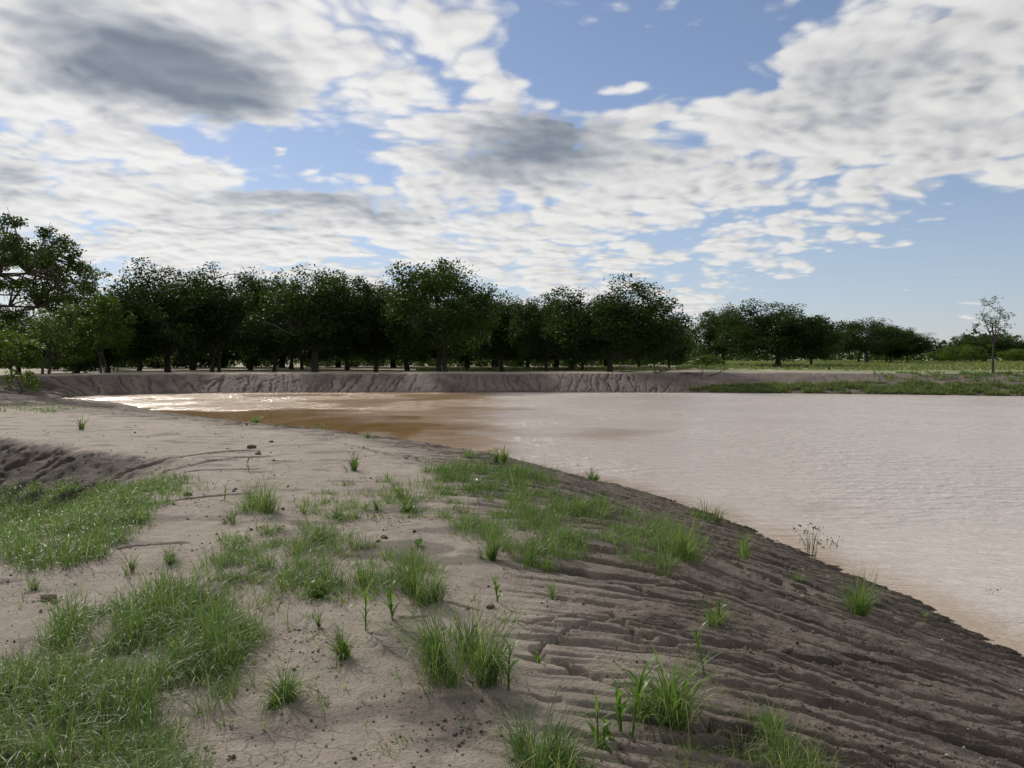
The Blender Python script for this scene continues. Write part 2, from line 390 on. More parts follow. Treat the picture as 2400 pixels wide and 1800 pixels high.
def water(nt, nd, ln):
    geo = nd('ShaderNodeNewGeometry'); pos = geo.outputs['Position']
    at = nd('ShaderNodeAttribute'); at.attribute_name = 'calm'
    calm = at.outputs['Fac']
    mp = nd('ShaderNodeMapping'); ln(pos, mp.inputs[0]); mp.inputs['Rotation'].default_value = (0, 0, R(8)); mp.inputs['Scale'].default_value = (.55, 1.35, 1)
    a = tex(nt, 'ShaderNodeTexNoise', mp.outputs[0], Scale=2.6, Detail=5, Roughness=.62, Distortion=.35)
    b = tex(nt, 'ShaderNodeTexNoise', mp.outputs[0], Scale=9.0, Detail=2, Roughness=.5)
    c = tex(nt, 'ShaderNodeTexNoise', mp.outputs[0], Scale=.5, Detail=2)
    gust = mrange(nt, tex(nt, 'ShaderNodeTexNoise', pos, Scale=.16, Detail=3).outputs[0], .38, .62, .35, 1.0)
    h = mmath(nt, 'MULTIPLY_ADD', b.outputs[0], .30, a.outputs[0])
    st = mmath(nt, 'MULTIPLY', mmath(nt, 'SUBTRACT', 1.0, mmath(nt, 'MULTIPLY', calm, .93)), gust)
    bp = nd('ShaderNodeBump'); bp.inputs['Distance'].default_value = .34; ln(mmath(nt, 'MULTIPLY', st, 1.0), bp.inputs['Strength']); ln(h, bp.inputs['Height'])
    bs = nd('ShaderNodeBsdfPrincipled')
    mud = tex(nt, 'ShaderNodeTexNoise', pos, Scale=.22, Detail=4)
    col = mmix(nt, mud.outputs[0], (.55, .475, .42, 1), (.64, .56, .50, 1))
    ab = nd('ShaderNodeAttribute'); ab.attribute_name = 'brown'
    mot = mrange(nt, tex(nt, 'ShaderNodeTexNoise', mp.outputs[0], Scale=1.1, Detail=6, Roughness=.7).outputs[0],   .30, .55, .55, 1.0)  # mottles that thin the brown, painted in for the glitter
    col = mmix(nt, mmath(nt, 'MULTIPLY', ab.outputs['Fac'], mot), col, (.33, .205, .095, 1))  # browner left water: sediment tone with the tree reflection painted in
    col = mmix(nt, mmath(nt, 'MULTIPLY', calm, .95), col, (.30, .18, .068, 1))  # dark tree reflection on the calm water painted into its base colour
    ln(col, bs.inputs['Base Color'])
    bs.inputs['IOR'].default_value = 1.42
    ln(mmath(nt, 'MULTIPLY_ADD', st, .22, .06), bs.inputs['Roughness'])
    ln(bp.outputs[0], bs.inputs['Normal'])
    return bs.outputs[0]
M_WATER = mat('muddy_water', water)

def leafmat(c1, c2, trans=.45, rough=.5, tipc=None, tint=(1.25, 1.35, .55, 1)):
    def f(nt, nd, ln):
        at = nd('ShaderNodeAttribute'); at.attribute_name = 'rnd'
        oi = nd('ShaderNodeObjectInfo')
        d_spec = .12 if c1[1] < .1 else .28; fac = mmath(nt, 'MULTIPLY_ADD', oi.outputs['Random'], .5, mmath(nt, 'MULTIPLY', at.outputs['Fac'], .75), clamp=True)
        col = mmix(nt, fac, (*c1, 1), (*c2, 1))
        if tipc:
            a2 = nd('ShaderNodeAttribute'); a2.attribute_name = 'dry'
            col = mmix(nt, a2.outputs['Fac'], col, (*tipc, 1))
        d = nd('ShaderNodeBsdfPrincipled'); ln(col, d.inputs['Base Color']); d.inputs['Roughness'].default_value = rough
        d.inputs['Specular IOR Level'].default_value = d_spec
        t = nd('ShaderNodeBsdfTranslucent')
        tcl = mmix(nt, 1.0, col, tint, 'MULTIPLY'); ln(tcl, t.inputs[0])
        mx = nd('ShaderNodeMixShader'); mx.inputs[0].default_value = trans; ln(d.outputs[0], mx.inputs[1]); ln(t.outputs[0], mx.inputs[2])
        return mx.outputs[0]
    return f
M_LEAF = mat('oak_leaves', leafmat((.017, .036, .007), (.046, .078, .015), .40))
M_LEAF2 = mat('light_leaves', leafmat((.050, .090, .014), (.090, .135, .028), .45))
M_THIN = mat('elm_leaves', leafmat((.055, .085, .025), (.10, .13, .05), .35))
M_GRASS = mat('grass_blades', leafmat((.066, .128, .032), (.150, .215, .066), .45, .42, (.38, .34, .21), (1.08, 1.32, .58, 1)))
M_WEED = mat('broad_leaves', leafmat((.075, .16, .030), (.15, .26, .05), .45, .4))
M_MEADOW = mat('meadow_grass', leafmat((.085, .135, .042), (.16, .20, .075), .35, .6, (.36, .32, .20)))
def bark(nt, nd, ln):
    geo = nd('ShaderNodeNewGeometry')
    n = tex(nt, 'ShaderNodeTexNoise', geo.outputs['Position'], Scale=9, Detail=5)
    bs = nd('ShaderNodeBsdfPrincipled'); ln(mmix(nt, n.outputs[0], (.03, .025, .02, 1), (.09, .075, .06, 1)), bs.inputs['Base Color'])
    bs.inputs['Roughness'].default_value = .9
    b = nd('ShaderNodeBump'); b.inputs['Distance'].default_value = .03; ln(n.outputs[0], b.inputs['Height']); ln(b.outputs[0], bs.inputs['Normal'])
    return bs.outputs[0]
M_BARK = mat('bark', bark)
def driftm(nt, nd, ln):
    geo = nd('ShaderNodeNewGeometry')
    n = tex(nt, 'ShaderNodeTexNoise', geo.outputs['Position'], Scale=14, Detail=5)
    bs = nd('ShaderNodeBsdfPrincipled'); ln(mmix(nt, n.outputs[0], (.035, .025, .02, 1), (.10, .075, .055, 1)), bs.inputs['Base Color'])
    bs.inputs['Roughness'].default_value = .85; return bs.outputs[0]
M_DRIFT = mat('wet_wood', driftm)
def clodm(nt, nd, ln):
    geo = nd('ShaderNodeNewGeometry')
    n = tex(nt, 'ShaderNodeTexNoise', geo.outputs['Position'], Scale=60, Detail=5)
    bs = nd('ShaderNodeBsdfPrincipled'); ln(mmix(nt, n.outputs[0], (.045, .033, .026, 1), (.12, .09, .07, 1)), bs.inputs['Base Color'])
    bs.inputs['Roughness'].default_value = .95; return bs.outputs[0]
M_CLOD = mat('dark_earth', clodm)

# ------------------------------------------------------------------ mesh helpers
def mesh(name, v, faces_flat, fsize, m, smooth=False, attrs=None):
    """faces_flat: int array of vertex indices, fsize: vertices per face."""
    me = bpy.data.meshes.new(name); v = np.asarray(v, np.float32); ff = np.asarray(faces_flat, np.int32).ravel()
    me.vertices.add(len(v)); me.vertices.foreach_set('co', v.ravel())
    nf = len(ff)//fsize
    me.loops.add(len(ff)); me.loops.foreach_set('vertex_index', ff)
    me.polygons.add(nf); me.polygons.foreach_set('loop_start', np.arange(nf, dtype=np.int32)*fsize)
    me.polygons.foreach_set('loop_total', np.full(nf, fsize, np.int32))
    if smooth: me.polygons.foreach_set('use_smooth', np.ones(nf, bool))
    me.materials.append(m)
    for k, a in (attrs or {}).items():
        if a.ndim == 2:
            at = me.attributes.new(k, 'FLOAT_COLOR', 'POINT'); at.data.foreach_set('color', a.astype(np.float32).ravel())
        else:
            at = me.attributes.new(k, 'FLOAT', 'POINT'); at.data.foreach_set('value', a.astype(np.float32))
    me.update(); me.validate(); return me
def link(name, me, parent=None, loc=None, rz=0, sc=None):
    o = bpy.data.objects.new(name, me); C.objects.link(o)
    if parent: o.parent = parent
    if loc is not None: o.location = loc
    if rz: o.rotation_euler = (0, 0, rz)
    if sc is not None: o.scale = sc
    return o
def tag(o, label=None, cat=None, group=None, kind=None):
    if label: o['label'] = label
    if cat: o['category'] = cat
    if group: o['group'] = group
    if kind: o['kind'] = kind
    return o

# ------------------------------------------------------------------ ground sheet
def build_ground():
    r = [.4]
    while r[-1] < 5200:
        q = r[-1]; k = .012 if q < 1.8 else .0025 if q < 12 else .0034 if q < 20 else .0042 if q < 46 else .0020 if q < 62 else .004 if q < 75 else .02 if q < 300 else .08
        r.append(q*(1+k))
    r = np.array(r)
    a = np.concatenate([np.arange(-180, -46, 3.0), np.arange(-46, -37, .4), np.arange(-37, 37, .075), np.arange(37, 46, .4), np.arange(46, 180, 3.0)])
    a = np.radians(a); nr, na = len(r), len(a)
    Rr, A = np.meshgrid(r, a, indexing='ij'); x = (Rr*np.sin(A)).ravel(); y = (Rr*np.cos(A)).ravel()
    z = np.empty_like(x); col = np.empty((len(x), 4))
    for i in range(0, len(x), 200000):
        sl_ = slice(i, i+200000); xx, yy = x[sl_], y[sl_]
        zz, f = H(xx, yy, True, True); z[sl_] = zz
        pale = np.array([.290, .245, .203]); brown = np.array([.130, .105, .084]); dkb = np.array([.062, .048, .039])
        bank = np.array([.138, .110, .094]); straw = np.array([.36, .31, .22]); green = np.array([.16, .21, .075])
        # near dam: pale silt on the crest, raw brown earth on the slope
        e = f['dn']/f['Lw']+.10*fbm(xx/.9, yy/.9, 3, 91)
        w = sst(e, .80, 1.12)
        w = np.maximum(w, .75*sst(yy, 17, 27)*sst(e, .25, .7))
        c = brown+(pale-brown)*w[:, None]
        warm = sst(fbm(xx/2.5, yy/2.5, 3, 92), -.4, .6)[:, None]
        c = c*(1-.10*warm)+c*np.array([1.03, .96, .90])*.10*warm
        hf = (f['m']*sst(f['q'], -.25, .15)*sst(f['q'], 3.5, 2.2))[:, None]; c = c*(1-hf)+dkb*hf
        # damp brown stains of their own outline
        sx, sy = P(862, 1188, 1.05); st = sst(np.hypot((xx-sx)/.42, (yy-sy)/.36)+.15*perlin(xx/.3, yy/.3, 95), 1.0, .85)[:, None]
        c = c*(1-st*.45)
        dm = (sst(fbm(xx/.8, yy/.5, 4, 96), .15, .65)*.42)[:, None]*(np.hypot(xx, yy) < 40)[:, None]; c = c*(1-dm)
        fb = f['wfar'][:, None]
        cb = bank*(1+.25*fbm(xx/1.5, yy/1.5, 3, 97))[:, None]
        top = sst(f['tf'], .85, 1.05)[:, None]; cb = cb+(np.array([.30, .255, .20])-cb)*top
        far = sst(f['df'], 9, 16)[:, None]
        rt = sst(xx/np.maximum(yy, 1), .12, .26)[:, None]
        gm = sst(fbm(xx/7, yy/16, 3, 98), -.5, .4)[:, None]
        grd = (straw*(1-gm)+green*gm); grd = straw*(1-np.maximum(rt, .35*gm))+grd*np.maximum(rt, .35*gm)
        cb = cb*(1-far)+grd*far
        c = c*(1-fb)+cb*fb
        wet = (sst(np.minimum(np.abs(f['dn']), np.abs(f['df'])), .55, .06))[:, None]; c = c*(1-.45*wet)
        col[sl_, :3] = np.clip(c, .01, .9); col[sl_, 3] = sst(e, .9, 1.1)*sst(np.hypot(xx, yy), 12, 7)
    idx = np.arange(nr*na).reshape(nr, na)
    q = np.stack([idx[:-1], np.roll(idx, -1, 1)[:-1], np.roll(idx, -1, 1)[1:], idx[1:]], -1).reshape(-1, 4)
    q = q[:, ::-1]
    v = np.stack([x, y, z], -1)
    # close the middle
    v = np.vstack([v, [[0, 0, h1(0, 0)]]]); col = np.vstack([col, col[:1]])
    me = mesh('ground', v, q, 4, M_SOIL, True, {'soil': col})
    o = tag(link('ground', me), kind='structure')
build_ground()

def build_water():
    xs = np.arange(-45, 72, .5); ys = np.concatenate([np.arange(-40, 5, 1.0), np.arange(5, 62, .35)])
    X, Y = np.meshgrid(xs, ys, indexing='ij'); x, y = X.ravel(), Y.ravel()
    # sheltered calm patch along the near shore on the left
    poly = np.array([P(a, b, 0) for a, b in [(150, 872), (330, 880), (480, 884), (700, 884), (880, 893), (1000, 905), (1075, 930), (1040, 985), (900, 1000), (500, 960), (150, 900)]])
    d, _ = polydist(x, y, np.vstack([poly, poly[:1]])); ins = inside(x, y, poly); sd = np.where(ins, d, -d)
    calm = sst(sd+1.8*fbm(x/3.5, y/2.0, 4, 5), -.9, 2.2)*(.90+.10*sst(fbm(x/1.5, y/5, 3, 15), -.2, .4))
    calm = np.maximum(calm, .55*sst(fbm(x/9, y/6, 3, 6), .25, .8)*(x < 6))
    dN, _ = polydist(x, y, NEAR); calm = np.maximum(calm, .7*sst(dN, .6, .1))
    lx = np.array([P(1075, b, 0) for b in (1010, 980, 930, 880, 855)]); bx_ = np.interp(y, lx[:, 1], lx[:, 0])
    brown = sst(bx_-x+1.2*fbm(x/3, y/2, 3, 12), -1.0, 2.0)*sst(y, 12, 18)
    n, m_ = X.shape; idx = np.arange(n*m_).reshape(n, m_)
    q = np.stack([idx[:-1, :-1], idx[1:, :-1], idx[1:, 1:], idx[:-1, 1:]], -1).reshape(-1, 4)
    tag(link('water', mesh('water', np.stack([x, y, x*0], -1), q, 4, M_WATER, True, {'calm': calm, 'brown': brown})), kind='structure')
build_water()

# ------------------------------------------------------------------ trees
def tube(path, rad, sides=6):
    path = np.asarray(path, float); n = len(path); t = np.gradient(path, axis=0); t /= np.linalg.norm(t, axis=1)[:, None]+1e-9
    ref = np.array([.31, .17, .93]) if abs(t[0][2]) < .8 else np.array([.9, .3, .1])
    u = np.cross(t, ref); u /= np.linalg.norm(u, axis=1)[:, None]+1e-9; w = np.cross(t, u)
    a = np.arange(sides)/sides*2*np.pi
    v = path[:, None]+(np.cos(a)[None, :, None]*u[:, None]+np.sin(a)[None, :, None]*w[:, None])*np.asarray(rad)[:, None, None]
    i = np.arange(n*sides).reshape(n, sides); f = np.stack([i[:-1], np.roll(i, -1, 1)[:-1], np.roll(i, -1, 1)[1:], i[1:]], -1).reshape(-1, 4)
    return v.reshape(-1, 3), f
class Acc:
    def __init__(s): s.v = []; s.f = []; s.n = 0
    def add(s, v, f): s.v.append(v); s.f.append(f+s.n); s.n += len(v)
    def out(s): return np.vstack(s.v), np.vstack(s.f)
def leafquads(rng, c, size, flat=.3, aspect=.62):
    n = len(c); d = rng.normal(size=(n, 3)); d[:, 2] *= .7; d /= np.linalg.norm(d, axis=1)[:, None]
    r = rng.normal(size=(n, 3)); r[:, 2] += flat*2; s = np.cross(d, r); s /= np.linalg.norm(s, axis=1)[:, None]+1e-9
    L = (size*rng.uniform(.6, 1.3, n))[:, None]
    nn = np.cross(d, s)
    v = np.stack([c-d*L*.5, c+s*L*aspect*.5+nn*L*.08, c+d*L*.5, c-s*L*aspect*.5+nn*L*.08], 1).reshape(-1, 3)
    f = np.arange(4*n).reshape(n, 4); return v, f
def make_tree(rng, Ht, rad, cb, nclump, nleaf, leaf, cr=.95, limbs=7, trunk_r=.2, forks=1, gap=0.0, lean=0.0, shell=.55, squash=.72):
    A = Acc()
    cz = cb+(Ht-cb)*.42; hz = Ht-cz; hl = cz-cb
    lob = rng.uniform(0, 6.28, 4)
    cl = []
    tries = 0
    while len(cl) < nclump and tries < nclump*60:
        tries += 1
        d = rng.normal(size=3); d /= np.linalg.norm(d)
        if d[2] < -.9: continue
        th = math.atan2(d[1], d[0])
        env = 1+.16*math.sin(2*th+lob[0])+.12*math.sin(3*th+lob[1]+2*d[2])+.10*math.sin(5*th+lob[2]+4*d[2])
        rr = (shell+(1-shell)*rng.random()**.6)*env
        p = np.array([d[0]*rad*rr, d[1]*rad*rr, cz+d[2]*((hz-.3)*(rr/1.12) if d[2] > 0 else hl*min(rr, 1.05))])
        p[:2] *= 1+.12*max(0, -d[2])
        if p[2] > Ht-.2: continue
        if all(np.linalg.norm((p-q)*[1, 1, 1.25]) > cr*.5 for q in cl[-120:]): cl.append(p)
    cl = np.array(cl)
    # limbs
    fork = np.array([lean, 0, min(cb*1.15+.5, Ht*.4)])
    k = min(limbs, len(cl)); tg = [cl[rng.integers(len(cl))]]
    while len(tg) < k:
        dd = np.min([np.linalg.norm(cl-t, axis=1) for t in tg], 0); tg.append(cl[int(np.argmax(dd*rng.uniform(.6, 1, len(cl))))])
    tg = np.array(tg)
    for f_ in range(forks):
        off = np.array([rng.normal()*.5, rng.normal()*.5, 0])*(forks > 1)
        pth = [off*.9+[0, 0, -.4], off*.8+[0, 0, .05], off*.7+np.array([lean*.4, 0, fork[2]*.5])+rng.normal(size=3)*[.08, .08, 0], fork+off*.5, fork+[rng.normal()*.2, rng.normal()*.2, (Ht-fork[2])*.35]]
        A.add(*tube(pth, np.array([1.5, 1.15, .92, .8, .4])*trunk_r/(forks**.4), 8))
    mids = []
    for t in tg:
        st = fork*[1, 1, .85+.3*rng.random()]; e = fork+(t-fork)*.88
        m1 = st+(e-st)*.35+np.array([0, 0, .12*np.linalg.norm(e-st)*rng.uniform(-.2, 1)])+rng.normal(size=3)*.15
        m2 = st+(e-st)*.70+np.array([0, 0, .08*np.linalg.norm(e-st)])+rng.normal(size=3)*.22
        A.add(*tube([st, m1, m2, e], np.array([.55, .38, .24, .10])*trunk_r, 6)); mids += [(m1, .3), (m2, .2), (e, .12)]
    mp = np.array([m[0] for m in mids])
    for c in cl:
        dd = np.linalg.norm(mp-c, axis=1)+.35*np.maximum(0, mp[:, 2]-c[2]); j = int(np.argmin(dd)); a = mp[j]
        b = a+(c-a)*.5+rng.normal(size=3)*.15+[0, 0, .08*dd[j]]
        A.add(*tube([a, b, c], np.array([.20, .12, .05])*trunk_r*1.1+.004, 4))
        for _ in range(2):
            e = c+rng.normal(size=3)*cr*.55; A.add(*tube([c*.6+b*.4, e], np.array([.05, .02])*trunk_r+.004, 3))
    cs = []; cid = []
    for i, c in enumerate(cl):
        if gap and rng.random() < gap: continue
        n = int(nleaf*rng.uniform(.6, 1.35)); R_ = cr*rng.uniform(.65, 1.15)
        d = rng.normal(size=(n, 3)); d /= np.linalg.norm(d, axis=1)[:, None]
        # lumps inside each clump
        sub = rng.normal(size=(9, 3)); sub /= np.linalg.norm(sub, axis=1)[:, None]
        pts = sub[rng.integers(0, 9, n)]*.62+d*(rng.random(n)**.45)[:, None]*.62
        pts = pts*R_*[1, 1, squash]+c
        cs.append(pts); cid.append(np.full(n, rng.random()))
    cs = np.vstack(cs); cid = np.concatenate(cid)
    cs = cs[cs[:, 2] < Ht+.35]; cid = cid[:len(cs)]
    v, f = leafquads(rng, cs, leaf)
    rnd = np.repeat(np.clip(cid*.6+rng.random(len(cs))*.4, 0, 1), 4)
    return A.out(), (v, f, rnd)
def tree_data(name, seed, leafm, **k):
    rng = np.random.default_rng(seed); (tv, tf), (lv, lf, rnd) = make_tree(rng, **k)
    return mesh(name+'_trunk', tv, tf, 4, M_BARK, True), mesh(name+'_crown', lv, lf, 4, leafm, False, {'rnd': rnd})

OAK = [tree_data('oak', 10+i, M_LEAF, Ht=h, rad=r, cb=cb, nclump=n, nleaf=165, leaf=.235, cr=1.35, limbs=8, trunk_r=.26, forks=fk, shell=sh)
       for i, (h, r, cb, n, fk, sh) in enumerate([(10, 5.0, 1.3, 230, 1, .35), (10, 4.6, 1.7, 200, 2, .4), (10, 4.2, 1.2, 190, 1, .3), (10, 5.2, 2.0, 170, 3, .5), (10, 4.8, 1.0, 240, 1, .3), (10, 4.4, 1.6, 150, 2, .5)])]
SHRUB = [tree_data('shrub', 40+i, M_LEAF2, Ht=4, rad=2.3, cb=.1, nclump=42, nleaf=110, leaf=.22, cr=.75, limbs=5, trunk_r=.08, forks=2, shell=.3) for i in range(2)]
PALE = [tree_data('pale_tree', 50+i, M_LEAF2, Ht=8, rad=3.4, cb=1.0, nclump=70, nleaf=100, leaf=.24, cr=.9, limbs=6, trunk_r=.16, forks=2, shell=.4) for i in range(2)]

def plant_tree(kind, data, px, Y, top, halfw, label, group=None, cat='tree', natH=10, natR=4.7, rz=None, dz=0):
    d = pdir(px, 770); x = d[0]/d[1]*Y; z = h1(x, Y)-.05+dz
    dt = pdir(px, top); zt = CAMZ+dt[2]/dt[1]*Y; s = (zt-z)/natH*(1.04 if natH == 10 else 1); w = halfw*1.08/FP*Y/natR
    e = bpy.data.objects.new(kind, None); C.objects.link(e); e.location = (x, Y, z); e.scale = (w, w, s)
    e.rotation_euler = (0, 0, rz if rz is not None else random.uniform(0, 6.28)); e.empty_display_size = .5
    link('trunk', data[0], e); link('crown', data[1], e)
    return tag(e, label, cat, group)
random.seed(4)
G = 'oaks of the grove behind the far bank'
ROW = [  # px, distance, top, half width, variant, label
    (232, 66, 640, 85, 4, 'low dark oak at the left end of the grove front, its trunk standing clear'),
    (362, 70, 583, 112, 0, 'broad round oak, first tall crown of the grove from the left'),
    (478, 73, 584, 98, 3, 'forking oak with sky showing through its open lower crown, beside the first tall crown'),
    (592, 78, 592, 70, 2, 'narrow oak filling the dip between the forking oak and a broader dome'),
    (686, 70, 586, 108, 1, 'wide domed oak over thick trunks, halfway along the left half of the grove'),
    (812, 73, 604, 88, 4, 'lower oak just left of the tallest crown in the grove'),
    (948, 69, 566, 118, 5, 'tallest oak of the grove with a ragged knobbly top'),
    (1085, 80, 640, 84, 2, 'oak sunk in the dip right of the tallest crown'),
    (1180, 74, 637, 64, 5, 'slim oak with a thin see-through top, left of the big round crown'),
    (1318, 68, 613, 112, 0, 'big round oak leafy to the ground, closing the dense grove on the right'),
    (1446, 84, 682, 44, 4, 'small rounded oak in the shade right of the big round crown')]
for px, Y, top, hw, v, lb in ROW: plant_tree('oak_tree', OAK[v], px, Y, top, hw, lb, G)
BG = 'dark oaks deeper in the grove'
MIDL = {180: 'dark oak behind the pale bushy trees, left of the whole grove front',
        300: 'dark oak filling the gap between the low left-end oak and the first tall crown',
        420: 'dark oak in the second row, between the first tall crown and the forking oak',
        540: 'dark oak in the second row, between the forking oak and the narrow one',
        640: 'dark oak in the second row, behind the left shoulder of the wide dome',
        750: 'dark oak in the second row, behind the right shoulder of the wide dome',
        880: 'dark oak in the second row, at the left flank of the tallest crown',
        1010: 'dark oak in the second row, at the right flank of the tallest crown',
        1140: 'dark oak in the second row, behind the slim see-through oak',
        1250: 'dark oak in the second row, at the left flank of the big round oak',
        1380: 'dark oak in the second row, at the right flank of the big round oak'}
for px, Y, top, hw, v in [(300, 86, 655, 80, 2), (420, 92, 625, 90, 1), (540, 90, 630, 90, 4), (640, 96, 640, 90, 3), (750, 90, 635, 90, 0), (880, 88, 625, 90, 2),
                          (1010, 92, 640, 90, 1), (1140, 96, 665, 80, 4), (1250, 88, 655, 90, 3), (1380, 96, 690, 60, 0), (180, 92, 670, 80, 0),
                          (350, 108, 680, 90, 3), (480, 112, 680, 90, 4), (610, 110, 680, 95, 0), (730, 112, 680, 95, 2), (850, 110, 685, 95, 4), (960, 114, 685, 95, 0), (1080, 112, 690, 90, 3), (1200, 112, 690, 95, 2), (1310, 110, 690, 80, 4)]:
    plant_tree('oak_tree', OAK[v], px, Y, top, hw, MIDL.get(px, 'dark oak at the back of the grove, mostly hidden by the crowns before it'), BG)
# open-grown oaks of the meadow
plant_tree('oak_tree', OAK[2], 1562, 118, 660, 58, 'dense upright oak at the meadow edge, just left of the wide spreading oak', 'oaks on the meadow')
plant_tree('oak_tree', OAK[0], 1682, 104, 657, 106, 'wide spreading oak on a short thick trunk in the open meadow', 'oaks on the meadow')
plant_tree('oak_tree', OAK[4], 1752, 116, 695, 50, 'lower oak merging with the right side of the wide spreading oak', 'oaks on the meadow')
plant_tree('oak_tree', OAK[3], 1868, 150, 692, 76, 'paler rounded oak with an arched top, right of the wide spreading oak', 'oaks on the meadow')
plant_tree('oak_tree', OAK[1], 1958, 152, 712, 46, 'small dark oak at the right foot of the paler arched oak', 'oaks on the meadow')
plant_tree('oak_tree', OAK[5], 1915, 160, 706, 50, 'oak joined between the arched oak and the small dark one', 'oaks on the meadow')
plant_tree('oak_tree', OAK[4], 2130, 190, 722, 70, 'dark flat oak seen behind the slender young tree trunk', 'oaks on the meadow')
# left side
LG = 'trees on the left shore'
plant_tree('pale_tree', PALE[0], 215, 60, 604, 58, 'loose olive green tree with a ragged top between the near oak and the grove', LG, natH=8, natR=3.3)
plant_tree('pale_tree', PALE[1], 110, 57, 650, 75, 'bright green bushy tree under the boughs of the near oak', LG, natH=8, natR=3.3)
plant_tree('oak_tree', OAK[4], 40, 66, 672, 90, 'dark oak behind the boughs of the near oak at the picture edge', LG)
plant_tree('oak_tree', OAK[2], 165, 74, 662, 90, 'dark oak behind the bright green bushy tree', LG)
plant_tree('shrub', SHRUB[0], 20, 50, 700, 70, 'shrub with light leaves at the foot of the near oak', LG, 'shrub', natH=4, natR=2.3)
plant_tree('shrub', SHRUB[1], 175, 64, 735, 55, 'low light green shrub at the left end of the bank', LG, 'shrub', natH=4, natR=2.3)
near = tree_data('near_oak', 77, M_LEAF, Ht=11, rad=8.6, cb=4.2, nclump=250, nleaf=230, leaf=.16, cr=.80, limbs=14, trunk_r=.36, forks=1, gap=.28, shell=.5, squash=.6)
plant_tree('oak_tree', near, -120, 41, 436, 300, 'nearest oak with long crooked boughs reaching in from the left edge', LG, natH=11, natR=8.6, rz=R(40))
low = tree_data('sapling_oak', 79, M_LEAF2, Ht=2.2, rad=1.3, cb=.3, nclump=14, nleaf=60, leaf=.16, cr=.45, limbs=4, trunk_r=.05, forks=1, shell=.3)
plant_tree('shrub', low, 40, 44, 785, 42, 'small leafy shrub hanging over the left end of the mud bank', LG, 'shrub', natH=2.2, natR=1.3)
# slender young tree
slim = tree_data('slim', 90, M_THIN, Ht=6.6, rad=1.2, cb=2.9, nclump=34, nleaf=20, leaf=.13, cr=.38, limbs=11, trunk_r=.075, forks=1, shell=.25)
plant_tree('young_tree', slim, 2146, 57, 628, 44, 'slender young tree with sparse leaves standing alone on the right bank', None, 'tree', natH=6.6, natR=1.35, rz=R(200))
# bushes on the meadow edge
for px, Y, top, hw, v, lb in [(1672, 150, 752, 40, 0, 'light bush'), (2072, 175, 742, 34, 0, 'yellow green bush left of the slender young tree, in front of the far wood'),
                              (2108, 165, 738, 26, 1, 'taller light green bush close beside the slender trunk'), (2030, 185, 748, 26, 1, 'small pale bush beside the small dark meadow oak'),
                              (2195, 170, 748, 34, 0, 'light bush right of the slender young tree'), (1530, 100, 762, 30, 1, 'light bush at the gap between grove and meadow')]:
    if lb == 'light bush': continue
    plant_tree('bush', SHRUB[v], px, Y, top, hw, lb, 'bushes along the meadow edge', 'bush', natH=4, natR=2.3)
# far wood: reads as one mass
def far_wood():
    rng = np.random.default_rng(5); cs = []
    for k in range(1500):
        a = R(rng.uniform(-62, 62)); D = rng.uniform(235, 330); x, y = D*math.sin(a), D*math.cos(a)
        if a < R(26) and D < 240: D += 10
        ht = 8.5+2.0*math.sin(a*37)+1.5*math.sin(a*91+1)+rng.uniform(-1, 1)
        n = 60; r_ = rng.uniform(2.5, 4.2)
        d = rng.normal(size=(n, 3)); d /= np.linalg.norm(d, axis=1)[:, None]
        c = d*r_*rng.uniform(.6, 1, (n, 1))*[1, 1, 1.1]+[x, y, max(ht-r_, 1.5)*rng.uniform(.45, 1)]
        cs.append(c[c[:, 2] > .6])
    cs = np.vstack(cs); v, f = leafquads(rng, cs, 1.05)
    o = link('distant_woods', mesh('distant_woods', v, f, 4, M_LEAF, False, {'rnd': np.repeat(rng.random(len(cs)), 4)}))
    tag(o, 'low dark wood along the horizon beyond the meadow', 'woodland', None, 'stuff')
    cs = []
    for k in range(420):
        a = R(rng.uniform(-36, 13)); D = rng.uniform(118, 140); x, y = D*math.sin(a), D*math.cos(a); r_ = rng.uniform(.8, 1.7); n = 90
        d = rng.normal(size=(n, 3)); d /= np.linalg.norm(d, axis=1)[:, None]
        cs.append(d*r_*rng.uniform(.5, 1, (n, 1))+[x, y, h1(x, y)+r_*.75])
    cs = np.vstack(cs); v, f = leafquads(rng, cs, .42)
    o = link('undergrowth', mesh('undergrowth', v, f, 4, M_LEAF, False, {'rnd': np.repeat(rng.random(len(cs)), 4)}))
    tag(o, 'dark undergrowth behind the trunks of the grove', 'undergrowth', None, 'stuff')
far_wood()

# ------------------------------------------------------------------ grass
def blades(rng, base, h, az, lean, width, seg=4, curl=.9):
    """base (n,3), h length, az lean direction, lean 0..1.4 rad at the tip; narrow tapering strips."""
    n = len(base); t = np.linspace(0, 1, seg+1); side = np.stack([-np.sin(az), np.cos(az), 0*az], -1)
    tw = rng.uniform(-.9, .9, n); fwd = np.stack([np.cos(az), np.sin(az), 0*az], -1)
    sd = side*np.cos(tw)[:, None]+fwd*np.sin(tw)[:, None]
    pos = np.zeros((n, seg+1, 3)); pos[:, 0] = base; st = h/seg
    for i in range(seg):
        th = lean*((1-curl)+curl*((i+.7)/seg)**1.3*1.35)
        pos[:, i+1] = pos[:, i]+fwd*(np.sin(th)*st)[:, None]+np.array([0, 0, 1.0])*(np.cos(th)*st)[:, None]
    w = width[:, None]*np.array([(1-(.93*k)**2.2)*(.75+.5*min(k*3, 1)) for k in t])[None]
    L_ = pos-sd[:, None]*w[..., None]*.5; R_ = pos+sd[:, None]*w[..., None]*.5
    v = np.stack([L_, R_], 2).reshape(-1, 3); k = 2*(seg+1)
    o = (np.arange(n)*k)[:, None, None]; q = np.array([[2*i, 2*i+1, 2*i+3, 2*i+2] for i in range(seg)])[None]
    return v, (o+q).reshape(-1, 4), k
